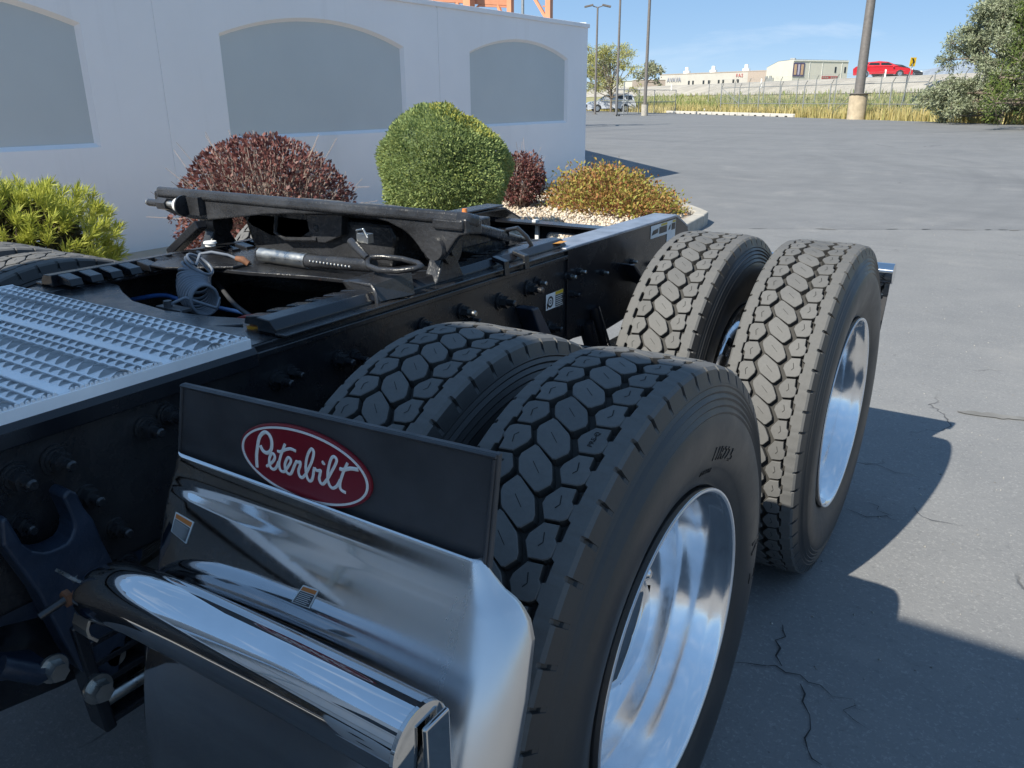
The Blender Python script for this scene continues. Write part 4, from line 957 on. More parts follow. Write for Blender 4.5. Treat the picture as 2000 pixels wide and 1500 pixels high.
# a broken pale edge where the two surfaces meet, and a pale scar on the apron
for i in range(26):
    t = rng.uniform(0, 7) if i < 18 else rng.uniform(7, 20); c = ja + jd * (t + .25) + jn * rng.uniform(-.02, .05); L = rng.uniform(.04, .16); Wd = rng.uniform(.012, .035)
    a = rng.uniform(-.3, .3); d = Vector((jd.x * math.cos(a) - jd.y * math.sin(a), jd.x * math.sin(a) + jd.y * math.cos(a), 0)); nn = Vector((-d.y, d.x, 0))
    pts = [c + d * L * math.cos(q) * rng.uniform(.8, 1.1) + nn * Wd * math.sin(q) * rng.uniform(.7, 1.2) for q in np.linspace(0, 2 * PI, 10)[:-1]]
    mb = MB(); mb.add([(p.x, p.y, .0085) for p in pts], [tuple(range(len(pts)))])
    tag(mb.build('pavement_patch', M_patch), kind='structure')
def streak(p, q, w, z, mat, name='pavement_patch'):
    d = (Vector(q) - Vector(p)); k = 14; n_ = Vector((-d.y, d.x, 0)).normalized(); up, dn = [], []
    for i in range(k + 1):
        c = Vector(p) + d * (i / k); h = w * math.sin(PI * (i + .3) / (k + .6)) ** .5
        up.append(c + n_ * h * rng.uniform(.5, 1.2)); dn.append(c - n_ * h * rng.uniform(.5, 1.2))
    mb = MB(); pts = up + dn[::-1]
    mb.add([(a.x, a.y, z) for a in up] + [(a.x, a.y, z) for a in dn], [(i, k + 1 + i, k + 2 + i, i + 1) for i in range(k)]); return tag(mb.build(name, mat), kind='structure')
streak((1.44, 3.02, 0), (1.80, 3.10, 0), .035, .0085, M_patch)
M_seam = simple('dark_joint_sealer', (.125, .122, .118), .8)
streak(tuple(ja + jn * .02), tuple(jb + jn * .02), .014, .0125, M_seam, 'pavement_joint')
M_crack = simple('crack_void', (.02, .02, .021), .95)
def crack(pix, w):
    P = [ground(*p) for p in pix]; Q = []
    for a, b in zip(P[:-1], P[1:]):
        k = max(2, int((b - a).length / .035)); n_ = Vector((-(b - a).y, (b - a).x, 0)).normalized()
        Q += [a.lerp(b, i / k) + n_ * float(rng.normal()) * .010 for i in range(k)]
    Q.append(P[-1]); up, dn = [], []
    for i, c in enumerate(Q):
        d = (Q[min(i + 1, len(Q) - 1)] - Q[max(i - 1, 0)]).normalized(); n_ = Vector((-d.y, d.x, 0)); f = w * (.25 + rng.random()) * (.3 + math.sin(PI * (i + .5) / len(Q))); up.append(c + n_ * f); dn.append(c - n_ * f)
    k = len(Q); mb = MB(); mb.add([(p.x, p.y, .0085) for p in up + dn], [(i, k + i, k + i + 1, i + 1) for i in range(k - 1)]); tag(mb.build('pavement_crack', M_crack), kind='structure')
crack([(1430, 1295), (1480, 1305), (1515, 1303), (1560, 1325), (1600, 1345), (1660, 1375), (1690, 1395)], .0017); crack([(1515, 1303), (1522, 1270), (1530, 1248), (1528, 1225)], .0022)
crack([(1575, 1345), (1565, 1375), (1585, 1430), (1578, 1470), (1605, 1500)], .0026)
crack([(1650, 1000), (1690, 1010), (1730, 1013), (1752, 1020)], .0016); crack([(1700, 985), (1712, 1000), (1745, 1012)], .0013); crack([(1790, 995), (1800, 1015), (1840, 1022), (1880, 1030)], .0012); crack([(1690, 905), (1750, 925), (1800, 940)], .001)
crack([(1660, 1380), (1665, 1410), (1705, 1435)], .001)
# pale pebbles and bits scattered on the apron
def scatter_bits(name, pts, smin, smax, mat, kind='stuff', zoff=0.0):
    P = np.array(pts); N = len(P); sz = rng.uniform(smin, smax, N)[:, None]
    base = np.array([(1,0,0),(-1,0,0),(0,1,0),(0,-1,0),(0,0,1),(0,0,-.6)], float); tri = np.array([(0,2,4),(2,1,4),(1,3,4),(3,0,4),(2,0,5),(1,2,5),(3,1,5),(0,3,5)])
    V = (base[None] * (sz * rng.uniform(.5, 1.3, (N, 3)))[:, None, :]); an = rng.uniform(0, 2 * PI, N); c, s = np.cos(an)[:, None], np.sin(an)[:, None]
    V = np.stack([V[..., 0] * c - V[..., 1] * s, V[..., 0] * s + V[..., 1] * c, V[..., 2]], -1)
    V = V + rng.normal(0, .12, V.shape) * sz[:, None] + P[:, None, :]
    F = (tri[None] + (np.arange(N) * 6)[:, None, None]).reshape(-1, 3)
    return tag(np_mesh(name, V.reshape(-1, 3), F, mat), kind=kind)
def island_mat(name, cols, rough=.8, sub=0.0, trans=0.0):
    m = NT(name); g = m.node('ShaderNodeNewGeometry'); n = m.noise(3, 3)
    f = m.math('ADD', m.math('MULTIPLY', g.outputs['Random Per Island'], .7), m.math('MULTIPLY', n, .3))
    k = len(cols); m.set(m.ramp(f, [(.12 + .76 * i / (k - 1), c) for i, c in enumerate(cols)]), rough)
    if trans:
        m.b.inputs['Specular IOR Level'].default_value = .25
        t = m.node('ShaderNodeBsdfTranslucent'); m.ln(m.b.inputs['Base Color'].links[0].from_socket, t.inputs['Color'])
        mx = m.node('ShaderNodeMixShader'); mx.inputs[0].default_value = trans; out = m.n['Material Output']
        m.ln(m.b.outputs[0], mx.inputs[1]); m.ln(t.outputs[0], mx.inputs[2]); m.ln(mx.outputs[0], out.inputs['Surface'])
    return m.m
M_peb = island_mat('pale_grit', [(.12, .12, .115), (.26, .25, .23), (.42, .40, .36)])
scatter_bits('asphalt_grit', [(rng.uniform(.9, 4.5), rng.uniform(-.6, 9), .0045) for _ in range(1500)] + [(rng.uniform(-1.2, 3), rng.uniform(7.6, 9.8), .0045) for _ in range(250)], .0015, .005, M_peb)

# ---- planting bed, kerb, gravel
bed = [(-5.5, -14), (-1.68, -14), (-1.68, 6.2), (-1.76, 7.1), (-1.88, 8.0), (-1.95, 8.3), (-2.05, 8.42), (-5.5, 12.45)]
sheet('gravel_bed', bed, .10, island_mat('bed_soil', [(.34, .28, .21), (.42, .35, .27)]))
M_conc = simple('kerb_concrete', (.36, .335, .29), .9, 0, .2, 6, .35, 90, .004)
mb = MB()
ko = [(-1.52, -14), (-1.52, 6.2), (-1.60, 7.1), (-1.72, 8.02), (-1.79, 8.36), (-1.94, 8.56), (-5.5, 12.74)]; ki = [(-1.67, -14), (-1.67, 6.2), (-1.75, 7.12), (-1.87, 8.03), (-1.935, 8.30), (-2.05, 8.44), (-5.5, 12.49)]
n = len(ko)
for a in range(n - 1):
    L = (Vector(ko[a + 1]) - Vector(ko[a])).length; k = max(1, int(L / 1.5)); 
    for i in range(k):
        P = lambda q, t: (q[a][0] + (q[a + 1][0] - q[a][0]) * t, q[a][1] + (q[a + 1][1] - q[a][1]) * t)
        o0, o1, i0, i1 = P(ko, i / k), P(ko, (i + 1) / k), P(ki, i / k), P(ki, (i + 1) / k)
        mb.prism([o0, o1, i1, i0], 'z', -.02, .145)
tag(mb.build('kerb', M_conc, bevel=.018, seg=3), kind='structure')
def in_bed(x, y): return -5.45 < x < -1.98 and (y < 8.3 or (x + 2.05) * -1.17 + 8.38 > y)
M_grav = island_mat('tan_river_gravel', [(.32, .25, .18), (.55, .45, .33), (.64, .54, .42), (.44, .39, .34), (.70, .63, .52)])
pts = []
while len(pts) < 11000:
    x, y = rng.uniform(-5.35, -1.88), rng.uniform(4.5, 12.3)
    if in_bed(x, y): pts.append((x, y, .105 + .05 * rng.random() * math.exp(-(x + 3.5) ** 2)))
scatter_bits('bed_gravel', pts, .010, .030, M_grav)

# ---- precast screen wall with blind arched recesses
wall = thing('screen_wall', 'pale lilac-grey precast wall with arched recessed panels behind the shrubs', 'wall')
mw = NT('lilac_grey_stucco'); mw.set(mw.mix(mw.math('MULTIPLY', mw.ramp(mw.noise(1.0, 5, .7, mw.mapping((1, 2.2, .16))), [(.56, 0.0), (.75, 1.0)]), .35), mw.ramp(mw.noise(.6, 6, .6), [(.3, (.80, .785, .79)), (.7, (.86, .845, .85))]), (.66, .64, .63)), .9); mw.bump(mw.noise(120, 4, .65), .3, .004); M_wall = mw.m
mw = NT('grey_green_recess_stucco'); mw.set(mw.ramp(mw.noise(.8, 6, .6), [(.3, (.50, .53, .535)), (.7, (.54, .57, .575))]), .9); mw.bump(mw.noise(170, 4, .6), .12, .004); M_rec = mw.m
M_cop = simple('painted_metal_coping', (.80, .79, .80), .6, 0, .05, 2)
WX, WH = -5.5, 2.585
def arch(y0, y1, z0, zs, zc, ins=0.0, n=22):
    w = (y1 - y0) / 2; s = zc - zs; Rr = (w * w + s * s) / (2 * s); cz = zc - Rr; cy = (y0 + y1) / 2; Rr -= ins; hw = w - ins
    a = math.asin(hw / Rr); top = [(cy + Rr * math.sin(t), cz + Rr * math.cos(t)) for t in np.linspace(a, -a, n)]
    return [(cy - hw, z0 + ins), (cy + hw, z0 + ins)] + top
def wall_panel(y0, y1, rec):
    bm = bmesh.new(); g = .009
    def loop(pts):
        v = [bm.verts.new((WX, p[0], p[1])) for p in pts]; return [bm.edges.new((v[i], v[(i + 1) % len(v)])) for i in range(len(v))], v
    e0, _ = loop([(y0 + g, -.1), (y1 - g, -.1), (y1 - g, WH), (y0 + g, WH)]); edges = list(e0)
    if rec: e1, _ = loop(arch(*rec)); edges += e1
    bmesh.ops.triangle_fill(bm, use_beauty=True, use_dissolve=False, edges=edges)
    r = bmesh.ops.extrude_face_region(bm, geom=bm.faces[:]); bmesh.ops.translate(bm, vec=(-.05, 0, 0), verts=[v for v in r['geom'] if isinstance(v, bmesh.types.BMVert)])
    bmesh.ops.recalc_face_normals(bm, faces=bm.faces[:]); me = bpy.data.meshes.new('wall_panel'); bm.to_mesh(me); bm.free(); me.materials.append(M_wall)
    o = link(bpy.data.objects.new('wall_panel', me), wall)
    if rec:
        a, b = arch(*rec), arch(*rec, ins=.035); n = len(a); mb = MB()
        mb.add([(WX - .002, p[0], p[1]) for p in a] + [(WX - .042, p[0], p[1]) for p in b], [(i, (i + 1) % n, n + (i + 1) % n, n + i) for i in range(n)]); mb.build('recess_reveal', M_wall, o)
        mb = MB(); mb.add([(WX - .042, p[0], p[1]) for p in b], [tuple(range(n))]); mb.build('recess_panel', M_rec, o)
    return o
PW = 4.175
for k in range(-4, 3):
    y0 = 3.73 + PW * k
    if k == 2: continue
    y1 = y0 + PW - (0.0 if k < 1 else .015); c = y0 + PW / 2
    wall_panel(y0, y1, (c - 1.387, c + 1.387, 1.06, 2.07, 2.295))
    mb = MB(); mb.box((WX - .095, (y0 + y1) / 2, 1.23), (.08, PW + .02, 2.68)); mb.box((WX - .0205, y0, 1.23), (.03, .03, 2.68)); mb.build('wall_core', M_wall, wall)
mb = MB(); yl = 3.73 - 4 * PW
mb.prism([(WX - .16, WH), (WX + .022, WH), (WX + .022, WH + .062), (WX - .16, WH + .075)], 'y', yl, 12.09); mb.build('coping', M_cop, wall, bevel=.004)
yc = 12.065
ret = Vector((-.67, .74, 0)).normalized(); q0 = Vector((WX - .05, yc, 0)); q1 = q0 + ret * 12
nrm = Vector((ret.y, -ret.x, 0)) * .13
mb = MB(); mb.prism([(q0.x, q0.y), (q1.x, q1.y), (q1.x - nrm.x, q1.y - nrm.y), (q0.x - nrm.x, q0.y - nrm.y - .02)], 'z', -.1, WH + .05); mb.build('return_panel', M_wall, wall)
mb = MB(); mb.prism([(q0.x, q0.y + .02), (q1.x, q1.y + .02), (q1.x - nrm.x, q1.y - nrm.y), (q0.x - nrm.x, q0.y - nrm.y)], 'z', WH + .052, WH + .09); mb.build('return_coping', M_cop, wall)

# ---- plants
def leaf_arrays(C, D, size, asp, curl=.25):
    """C centres, D unit directions, size per leaf: diamond leaves of two triangles"""
    N = len(C); D = D / (np.linalg.norm(D, axis=1, keepdims=True) + 1e-9); rv = rng.normal(size=(N, 3))
    A = np.cross(D, rv); A /= np.linalg.norm(A, axis=1, keepdims=True) + 1e-9; B = np.cross(D, A)
    s = size[:, None]; w = s * asp
    V = np.stack([C, C + D * s * .5 + A * w * .5 + B * s * curl * .3, C + D * s, C + D * s * .5 - A * w * .5 + B * s * curl * .3], 1)
    F = np.arange(4 * N).reshape(N, 4); return V.reshape(-1, 3), F
def lump(dirs, seed, k=9, amp=.12, sharp=14):
    r = np.random.default_rng(seed); L = r.normal(size=(k, 3)); L /= np.linalg.norm(L, axis=1, keepdims=True); a = r.uniform(-.6, 1, k) * amp
    return 1 + (np.exp((dirs @ L.T - 1) * sharp) * a).sum(1)
def shell_points(n, c, rad, seed, rmin=.72, amp=.12, k=40, sharp=14, zmin=None, gap=.0):
    d = rng.normal(size=(n, 3)); d /= np.linalg.norm(d, axis=1, keepdims=True)
    rr = (rng.uniform(rmin ** 2, 1, n)) ** .5 * lump(d, seed, k, amp, sharp)
    if gap:
        L = np.random.default_rng(seed + 5).normal(size=(60, 3)); L /= np.linalg.norm(L, axis=1, keepdims=True)
        g = np.exp((d @ L.T - 1) * 60).max(1); keep = rng.random(n) > gap * g
    else: keep = np.ones(n, bool)
    P = np.array(c) + d * rr[:, None] * np.array(rad)
    if zmin is not None: keep &= P[:, 2] > zmin
    return P[keep], d[keep]
def stems(mb, base, ends, r0, r1, wob=.05, mat=None):
    for e in ends:
        b = Vector(base) + Vector((rng.normal() * .04, rng.normal() * .04, 0)); e = Vector(e); m1 = b.lerp(e, .5) + Vector(rng.normal(size=3)) * wob
        mb.tube([b, m1, e], [r0, (r0 + r1) / 2, r1], 5, mat=mat)
        if r0 < .013 and rng.random() < .5: mb.tube([m1, m1.lerp(e, .5) + Vector(rng.normal(size=3)) * .06, e + Vector(rng.normal(size=3)) * .11], [r1 * 1.2, r1, r1 * .6], 4, mat=mat)
M_bark = simple('grey_brown_bark', (.16, .13, .10), .9, 0, .35, 20, .4, 60)

def shrub(name, label, cat, c, rad, layers, mats, seed, amp, k, core=None, twigs=0, sharp=14):
    t = thing(name, label, cat, (c[0], c[1], .1))
    inv = np.array((-c[0], -c[1], -.1))
    for (nm, n, size, asp, rmin, mat, up, gap) in layers:
        P, d = shell_points(n, c, rad, seed, rmin, amp, k, sharp, .12, gap)
        D = d + rng.normal(size=d.shape) * .55 + np.array((0, 0, up)); V, F = leaf_arrays(P, D, rng.uniform(size * .6, size * 1.3, len(P)), asp)
        o = np_mesh(nm, V + inv, F, mat, parent=t)
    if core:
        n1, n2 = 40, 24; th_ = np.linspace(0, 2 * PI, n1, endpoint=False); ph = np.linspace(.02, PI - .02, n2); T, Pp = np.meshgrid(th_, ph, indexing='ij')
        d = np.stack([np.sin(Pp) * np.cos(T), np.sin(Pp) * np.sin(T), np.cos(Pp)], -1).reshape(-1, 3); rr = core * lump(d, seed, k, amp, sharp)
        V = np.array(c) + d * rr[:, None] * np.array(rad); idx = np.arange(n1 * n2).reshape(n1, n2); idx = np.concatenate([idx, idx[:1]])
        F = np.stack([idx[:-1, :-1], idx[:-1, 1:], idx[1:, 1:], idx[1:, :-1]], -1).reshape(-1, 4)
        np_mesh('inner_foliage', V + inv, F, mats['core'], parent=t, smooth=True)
    mb = MB(); ends = []
    dd = rng.normal(size=(max(8, twigs), 3)); dd[:, 2] = np.abs(dd[:, 2]) * .7; dd /= np.linalg.norm(dd, axis=1, keepdims=True)
    ends = [np.array(c) + q * np.array(rad) * rng.uniform(.75, 1.05) + inv for q in dd]
    stems(mb, (0, 0, 0), ends, .012, .003, .06); mb.build('stem', mats.get('stem', M_bark), t, 60)
    return t
M_spr = island_mat('blue_green_needles', [(.13, .19, .07), (.22, .29, .11), (.30, .37, .15), (.35, .39, .12)], .7, trans=.4)
M_spr_y = island_mat('yellow_green_needles', [(.26, .29, .06), (.36, .36, .08), (.42, .38, .10)], .7, trans=.25)
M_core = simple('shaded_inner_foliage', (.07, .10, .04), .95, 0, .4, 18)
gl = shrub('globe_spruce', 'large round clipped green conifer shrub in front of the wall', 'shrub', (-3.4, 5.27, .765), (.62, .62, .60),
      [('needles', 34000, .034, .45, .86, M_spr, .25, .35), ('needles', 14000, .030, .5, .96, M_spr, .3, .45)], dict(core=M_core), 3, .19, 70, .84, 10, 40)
P, d = shell_points(16000, (-3.4, 5.27, .765), (.625, .625, .615), 3, .93, .19, 70, 40, .15)
kp = (d @ np.array((.35, .25, .9))) > .80
V, F = leaf_arrays(P[kp], d[kp] + rng.normal(size=d[kp].shape) * .5, rng.uniform(.022, .045, kp.sum()), .45); np_mesh('top_needles', V - np.array((-3.4, 5.27, .1)), F, M_spr_y, parent=gl)  # yellower needles over the top right of the globe
M_barb = island_mat('dark_red_leaves', [(.07, .025, .024), (.15, .055, .05), (.22, .095, .08), (.10, .04, .04), (.30, .18, .15)], .5, trans=.2)
M_twig = simple('pale_dry_twigs', (.33, .26, .22), .85, 0, .25, 20)
M_core_r = simple('shaded_red_foliage', (.035, .014, .014), .95, 0, .4, 18)
shrub('barberry_shrub', 'wide dark red barberry shrub with bare pale twigs, behind the fifth wheel', 'shrub', (-3.4, 3.05, .64), (.62, .64, .55),
      [('leaves', 17000, .034, .6, .50, M_barb, .2, .7), ('leaves', 4500, .036, .6, .88, M_barb, .2, .85)], dict(stem=M_twig), 23, .10, 50, None, 420, 30)
shrub('barberry_shrub', 'small dark red barberry half hidden behind the round green shrub', 'shrub', (-4.1, 7.72, .47), (.33, .33, .33),
      [('leaves', 6500, .040, .6, .4, M_barb, .15, .5)], dict(stem=M_twig), 12, .22, 30, None, 70)
M_mugo = island_mat('bright_pine_needles', [(.24, .28, .05), (.40, .43, .07), (.52, .52, .11), (.34, .38, .06)], .6, trans=.35)
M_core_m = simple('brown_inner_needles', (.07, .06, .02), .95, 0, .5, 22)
# mugo pine: tufts of long needles
mt = thing('mugo_pine', 'bright yellow-green mugo pine at the left edge', 'shrub', (-3.4, 1.16, .1)); c = np.array((-3.4, 1.16, .55)); inv = np.array((3.4, -1.16, -.1))
P, d = shell_points(760, c, (.47, .50, .44), 21, .72, .16, 40, 16, .2); T = []; DD = []
for p, q in zip(P, d):
    ax_ = q + np.array((0, 0, .8)) + rng.normal(size=3) * .25; ax_ /= np.linalg.norm(ax_); k = 46
    T.append(p + ax_ * rng.uniform(0, .07, (k, 1))); DD.append(ax_ * .9 + rng.normal(size=(k, 3)) * .48)
T = np.concatenate(T); DD = np.concatenate(DD); V, F = leaf_arrays(T, DD, rng.uniform(.045, .085, len(T)), .085); np_mesh('needles', V + inv, F, M_mugo, parent=mt)
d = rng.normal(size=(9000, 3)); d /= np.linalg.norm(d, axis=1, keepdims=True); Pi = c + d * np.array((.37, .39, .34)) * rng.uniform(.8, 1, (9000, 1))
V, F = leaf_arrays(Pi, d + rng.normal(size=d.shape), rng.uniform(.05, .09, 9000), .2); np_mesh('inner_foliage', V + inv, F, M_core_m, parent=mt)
mb = MB(); stems(mb, (0, 0, 0), [p + inv for p in P[:60]], .014, .005, .05); mb.build('stem', M_bark, mt, 60)
# low spirea turning orange
M_spi = island_mat('autumn_spirea_leaves', [(.20, .23, .05), (.32, .32, .07), (.36, .24, .07), (.34, .14, .06), (.26, .29, .06)], .65, trans=.25)
M_red_twig = simple('reddish_spirea_stems', (.30, .13, .08), .8, 0, .3, 20)
st = thing('spirea_shrub', 'low spreading spirea turning orange and red beside the kerb corner', 'shrub', (-2.9, 8.1, .1)); inv = np.array((2.9, -8.1, -.1))
P = []; D = []; mb = MB(); 
for i in range(620):
    a = rng.uniform(0, 2 * PI); r = rng.uniform(0, 1) ** .6; x = -2.95 + 1.02 * r * math.cos(a) * 1.0; y = 8.06 + .82 * r * math.sin(a); x, y = x + (y - 8.06) * -.35, y
    h = (.40 - .16 * math.cos(a) * r) * (1 - r ** 2.4) + .11 * rng.random() + .04
    if x > -1.98: x = -1.98 - rng.random() * .1
    tip = np.array((x, y, .1 + h)); b = np.array((x + (-2.95 - x) * .35, y + (8.06 - y) * .35, .1))
    mb.tube([b + inv, b * .4 + tip * .6 + rng.normal(size=3) * .03 + inv, tip + inv], [.004, .003, .0015], 4)
    for _ in range(17):
        f = rng.uniform(.35, 1.05); P.append(b + (tip - b) * f + rng.normal(size=3) * .045); D.append(rng.normal(size=3) * .7 + np.array((math.cos(a) * .4, math.sin(a) * .4, .5)))
P = np.array(P); P[:, 2] = np.maximum(P[:, 2], .13); V, F = leaf_arrays(P, np.array(D), rng.uniform(.03, .062, len(P)), .5); np_mesh('leaves', V + inv, F, M_spi, parent=st); mb.build('stem', M_red_twig, st, 60)

def tree(name, label, base, H, trunk_r, crown, n_leaf, size, asp, leaf_mat, bark, levels=3, group=None, low=.2, seed=1, spread=1.0):
    """crown: list of (centre offset, radii) clumps; limbs run from the trunk to points in the clumps"""
    global rng
    t = thing(name, label, 'tree', base, group); mb = MB(); tips = []
    mb.tube([(0, 0, -.1), (rng.normal() * .08, rng.normal() * .08, H * .25), (rng.normal() * .15, rng.normal() * .15, H * .55)], [trunk_r, trunk_r * .8, trunk_r * .45], 9)
    LP = []; LD = []
    for (co, ra) in crown:
        co, ra = np.array(co), np.array(ra); st_ = Vector((0, 0, min(H * rng.uniform(low, .5), co[2])))
        mid = st_.lerp(Vector(co), .6) + Vector(rng.normal(size=3)) * .12 * ra[0]
        mb.tube([st_, mid, Vector(co)], [trunk_r * .42, trunk_r * .27, trunk_r * .16], 6)
        for _ in range(9):
            q = rng.normal(size=3); q /= np.linalg.norm(q); e = co + q * ra * rng.uniform(.7, 1.08); mb.tube([Vector(co), Vector(co).lerp(Vector(e), .5) + Vector(rng.normal(size=3)) * .06 * ra[0], Vector(e)], [trunk_r * .14, trunk_r * .09, trunk_r * .03], 4)
            k = max(4, int(n_leaf / (len(crown) * 9))); f = rng.uniform(.25, 1.1, (k, 1)); LP.append(co + (e - co) * f + rng.normal(size=(k, 3)) * ra * .17 * spread); LD.append(rng.normal(size=(k, 3)) * .8 + q)
    LP = np.concatenate(LP); LD = np.concatenate(LD); kp = LP[:, 2] > .05; LP, LD = LP[kp], LD[kp]
    V, F = leaf_arrays(LP, LD, rng.uniform(size * .6, size * 1.35, len(LP)), asp); np_mesh('crown', V, F, leaf_mat, parent=t); mb.build('trunk', bark, t, 60); return t
M_olive = island_mat('silvery_olive_leaves', [(.17, .20, .11), (.27, .30, .19), (.36, .39, .27), (.22, .25, .12)], .6, trans=.25)
cr = []
for i in range(130):
    a = rng.uniform(0, 2 * PI); z = rng.uniform(.35, 6.9); rmax = 4.3 * math.sin(PI * min(1, (z + 2.4) / 9.8)) ** .9; r = rmax * rng.uniform(.2, 1) ** .55
    cr.append(((r * math.cos(a), r * math.sin(a), z), (.75, .75, .6)))
ob = ground(1940, 243)
tree('russian_olive', 'tall silvery-green leafy tree at the lot edge, left of the dark juniper', (ob.x + .3, ob.y + 1.2, 0), 6.8, .16, cr, 78000, .17, .36, M_olive, M_bark, seed=4)
M_jun = island_mat('juniper_foliage', [(.05, .08, .02), (.09, .13, .03), (.15, .19, .045)], .75, trans=.15)
cr = []
for i in range(80):
    a = rng.uniform(0, 2 * PI); z = rng.uniform(.7, 7.6); rmax = 2.7 * (1 - z / 10.5) ** .6; r = rmax * rng.uniform(.3, 1); cr.append(((r * math.cos(a), r * math.sin(a), z), (.6, .6, .8)))
jb_ = ground(2035, 250)
tree('juniper_tree', 'dense dark green juniper at the right edge', (jb_.x, jb_.y - 2.5, 0), 7.2, .2, cr, 34000, .16, .3, M_jun, M_bark, seed=5, spread=1.3)
M_honey = island_mat('thin_yellow_green_leaves', [(.28, .30, .10), (.42, .42, .15), (.50, .46, .18)], .65, trans=.35)
cr = [((float(np.clip(rng.normal() * 1.9, -3.2, 3.2)), rng.normal() * 1.5, rng.uniform(2.4, 7.0)), (1.1, 1.1, .65)) for _ in range(32)]
tb = at(1193, 214, 93)
tree('honey_locust', 'thin yellow-green tree standing behind the silver car', (tb.x, tb.y, 0), 7.2, .15, cr, 9000, .19, .42, M_honey, M_bark, seed=6)
M_dist = island_mat('distant_leaves', [(.16, .18, .11), (.22, .24, .14), (.27, .25, .16)], .8)
for i, (px, w, lab) in enumerate(((1168, 2.6, 'hazy dark tree beside the wall corner, beyond the silver car'), (1262, 3.0, 'low dark tree beyond the fence left of the long building'))):
    b = at(px, 168, 110 + i * 25); cr = [((rng.normal() * w * .5, rng.normal() * w * .5, rng.uniform(1.0, 3.6)), (1.0, 1.0, .8)) for _ in range(14)]
    tree('distant_tree', lab, (b.x, b.y, 3.0), 3.8, .15, cr, 1600, .4, .5, M_dist, M_bark, seed=7)

# ---- tall grass on the bank
def blades(name, N, s0, s1, h0, h1, mat, u0=-60, u1=75, w=.035):
    u = rng.uniform(u0, u1, N); s = s0 + (s1 - s0) * rng.random(N) ** 1.2
    cl = rng.normal(size=(N, 2)) * .12; x = E0.x + ED.x * u + EN.x * s + cl[:, 0]; y = E0.y + ED.y * u + EN.y * s + cl[:, 1]; z = bank_h(x, y)[0] - .03
    cn = np.sin(u * 1.7) * .5 + np.sin(u * .63 + s) * .5; hh = rng.uniform(h0, h1, N) * (1 + .25 * cn); ln_ = rng.normal(size=(N, 2)) * .22 * hh[:, None]; a = rng.uniform(0, PI, N); wx, wy = np.cos(a) * w * rng.uniform(.6, 1.4, N), np.sin(a) * w
    B = np.stack([x, y, z], -1); Tm = B + np.stack([ln_[:, 0] * .35, ln_[:, 1] * .35, hh * .6], -1); Tt = B + np.stack([ln_[:, 0], ln_[:, 1], hh], -1); W_ = np.stack([wx, wy, 0 * wx], -1)
    V = np.stack([B - W_, B + W_, Tm + W_ * .7, Tm - W_ * .7, Tt], 1).reshape(-1, 3); k = (np.arange(N) * 5)[:, None]
    F = np.concatenate([k + np.array([[0, 1, 2]]), k + np.array([[0, 2, 3]]), k + np.array([[3, 2, 4]])]); return tag(np_mesh(name, V, F, mat), kind='stuff')
M_gy = island_mat('dry_yellow_grass', [(.34, .27, .10), (.48, .40, .17), (.55, .47, .22), (.30, .29, .10)], .8, trans=.25)
M_gg = island_mat('green_bank_grass', [(.16, .21, .07), (.23, .28, .10), (.32, .33, .13), (.40, .36, .17)], .8, trans=.25)
blades('dry_grass', 15000, .25, 4.0, .45, 1.05, M_gy); blades('dry_grass', 9000, 2.5, 6.5, .45, .9, M_gg); blades('bank_grass', 9000, 5, 9.5, .25, .5, M_gg, w=.05); blades('bank_grass', 4500, 8, 15, .25, .5, M_gg, u0=-60, u1=14, w=.05); blades('bank_grass', 2500, 10, 15.5, .2, .4, M_gy, u0=-60, u1=14, w=.05)

# ---- road on the bank
M_road = simple('grey_highway_concrete', (.34, .335, .325), .9, 0, .12, 1.0); M_shl = simple('gravel_shoulder', (.36, .33, .28), .95, 0, .2, .5)
def strip(name, s0, s1, mat, u0, u1, n=8, lift=.03):
    P = []
    for u in np.linspace(u0, u1, 40):
        P.append([(E0.x + ED.x * u + EN.x * q, E0.y + ED.y * u + EN.y * q, float(bank_h(E0.x + ED.x * u + EN.x * q, E0.y + ED.y * u + EN.y * q)[0]) + lift) for q in np.linspace(s0, s1, n)])
    mb = MB(); mb.grid(P, flip=True); return tag(mb.build(name, mat), kind='structure')
strip('highway', 15.0, 27.0, M_road, -250, 280); strip('road_shoulder', 9.4, 15.0, M_shl, 14, 280)

# ---- mountain far behind
mx = []
for i in range(60):
    t = i / 59; b = at(1700 + 240 * t, 150, 6500); h = 140 * math.exp(-((t - .55) / .20) ** 2) + 55 * math.exp(-((t - .30) / .10) ** 2) + 12 * math.sin(t * 31) + 8 * math.sin(t * 67)
    mx.append([(b.x, b.y, -20), (b.x + 100, b.y + 160, b.z - 5 + h * .6), (b.x + 220, b.y + 400, b.z + h), (b.x + 500, b.y + 1200, -20)])
mb = MB(); mb.grid(mx); M_mt = simple('haze_tinted_rock', (.24, .28, .34), 1.0, 0, .1, .002)  # distance haze is painted into the rock colour
tag(mb.build('mountain', M_mt, None, 60), kind='structure')
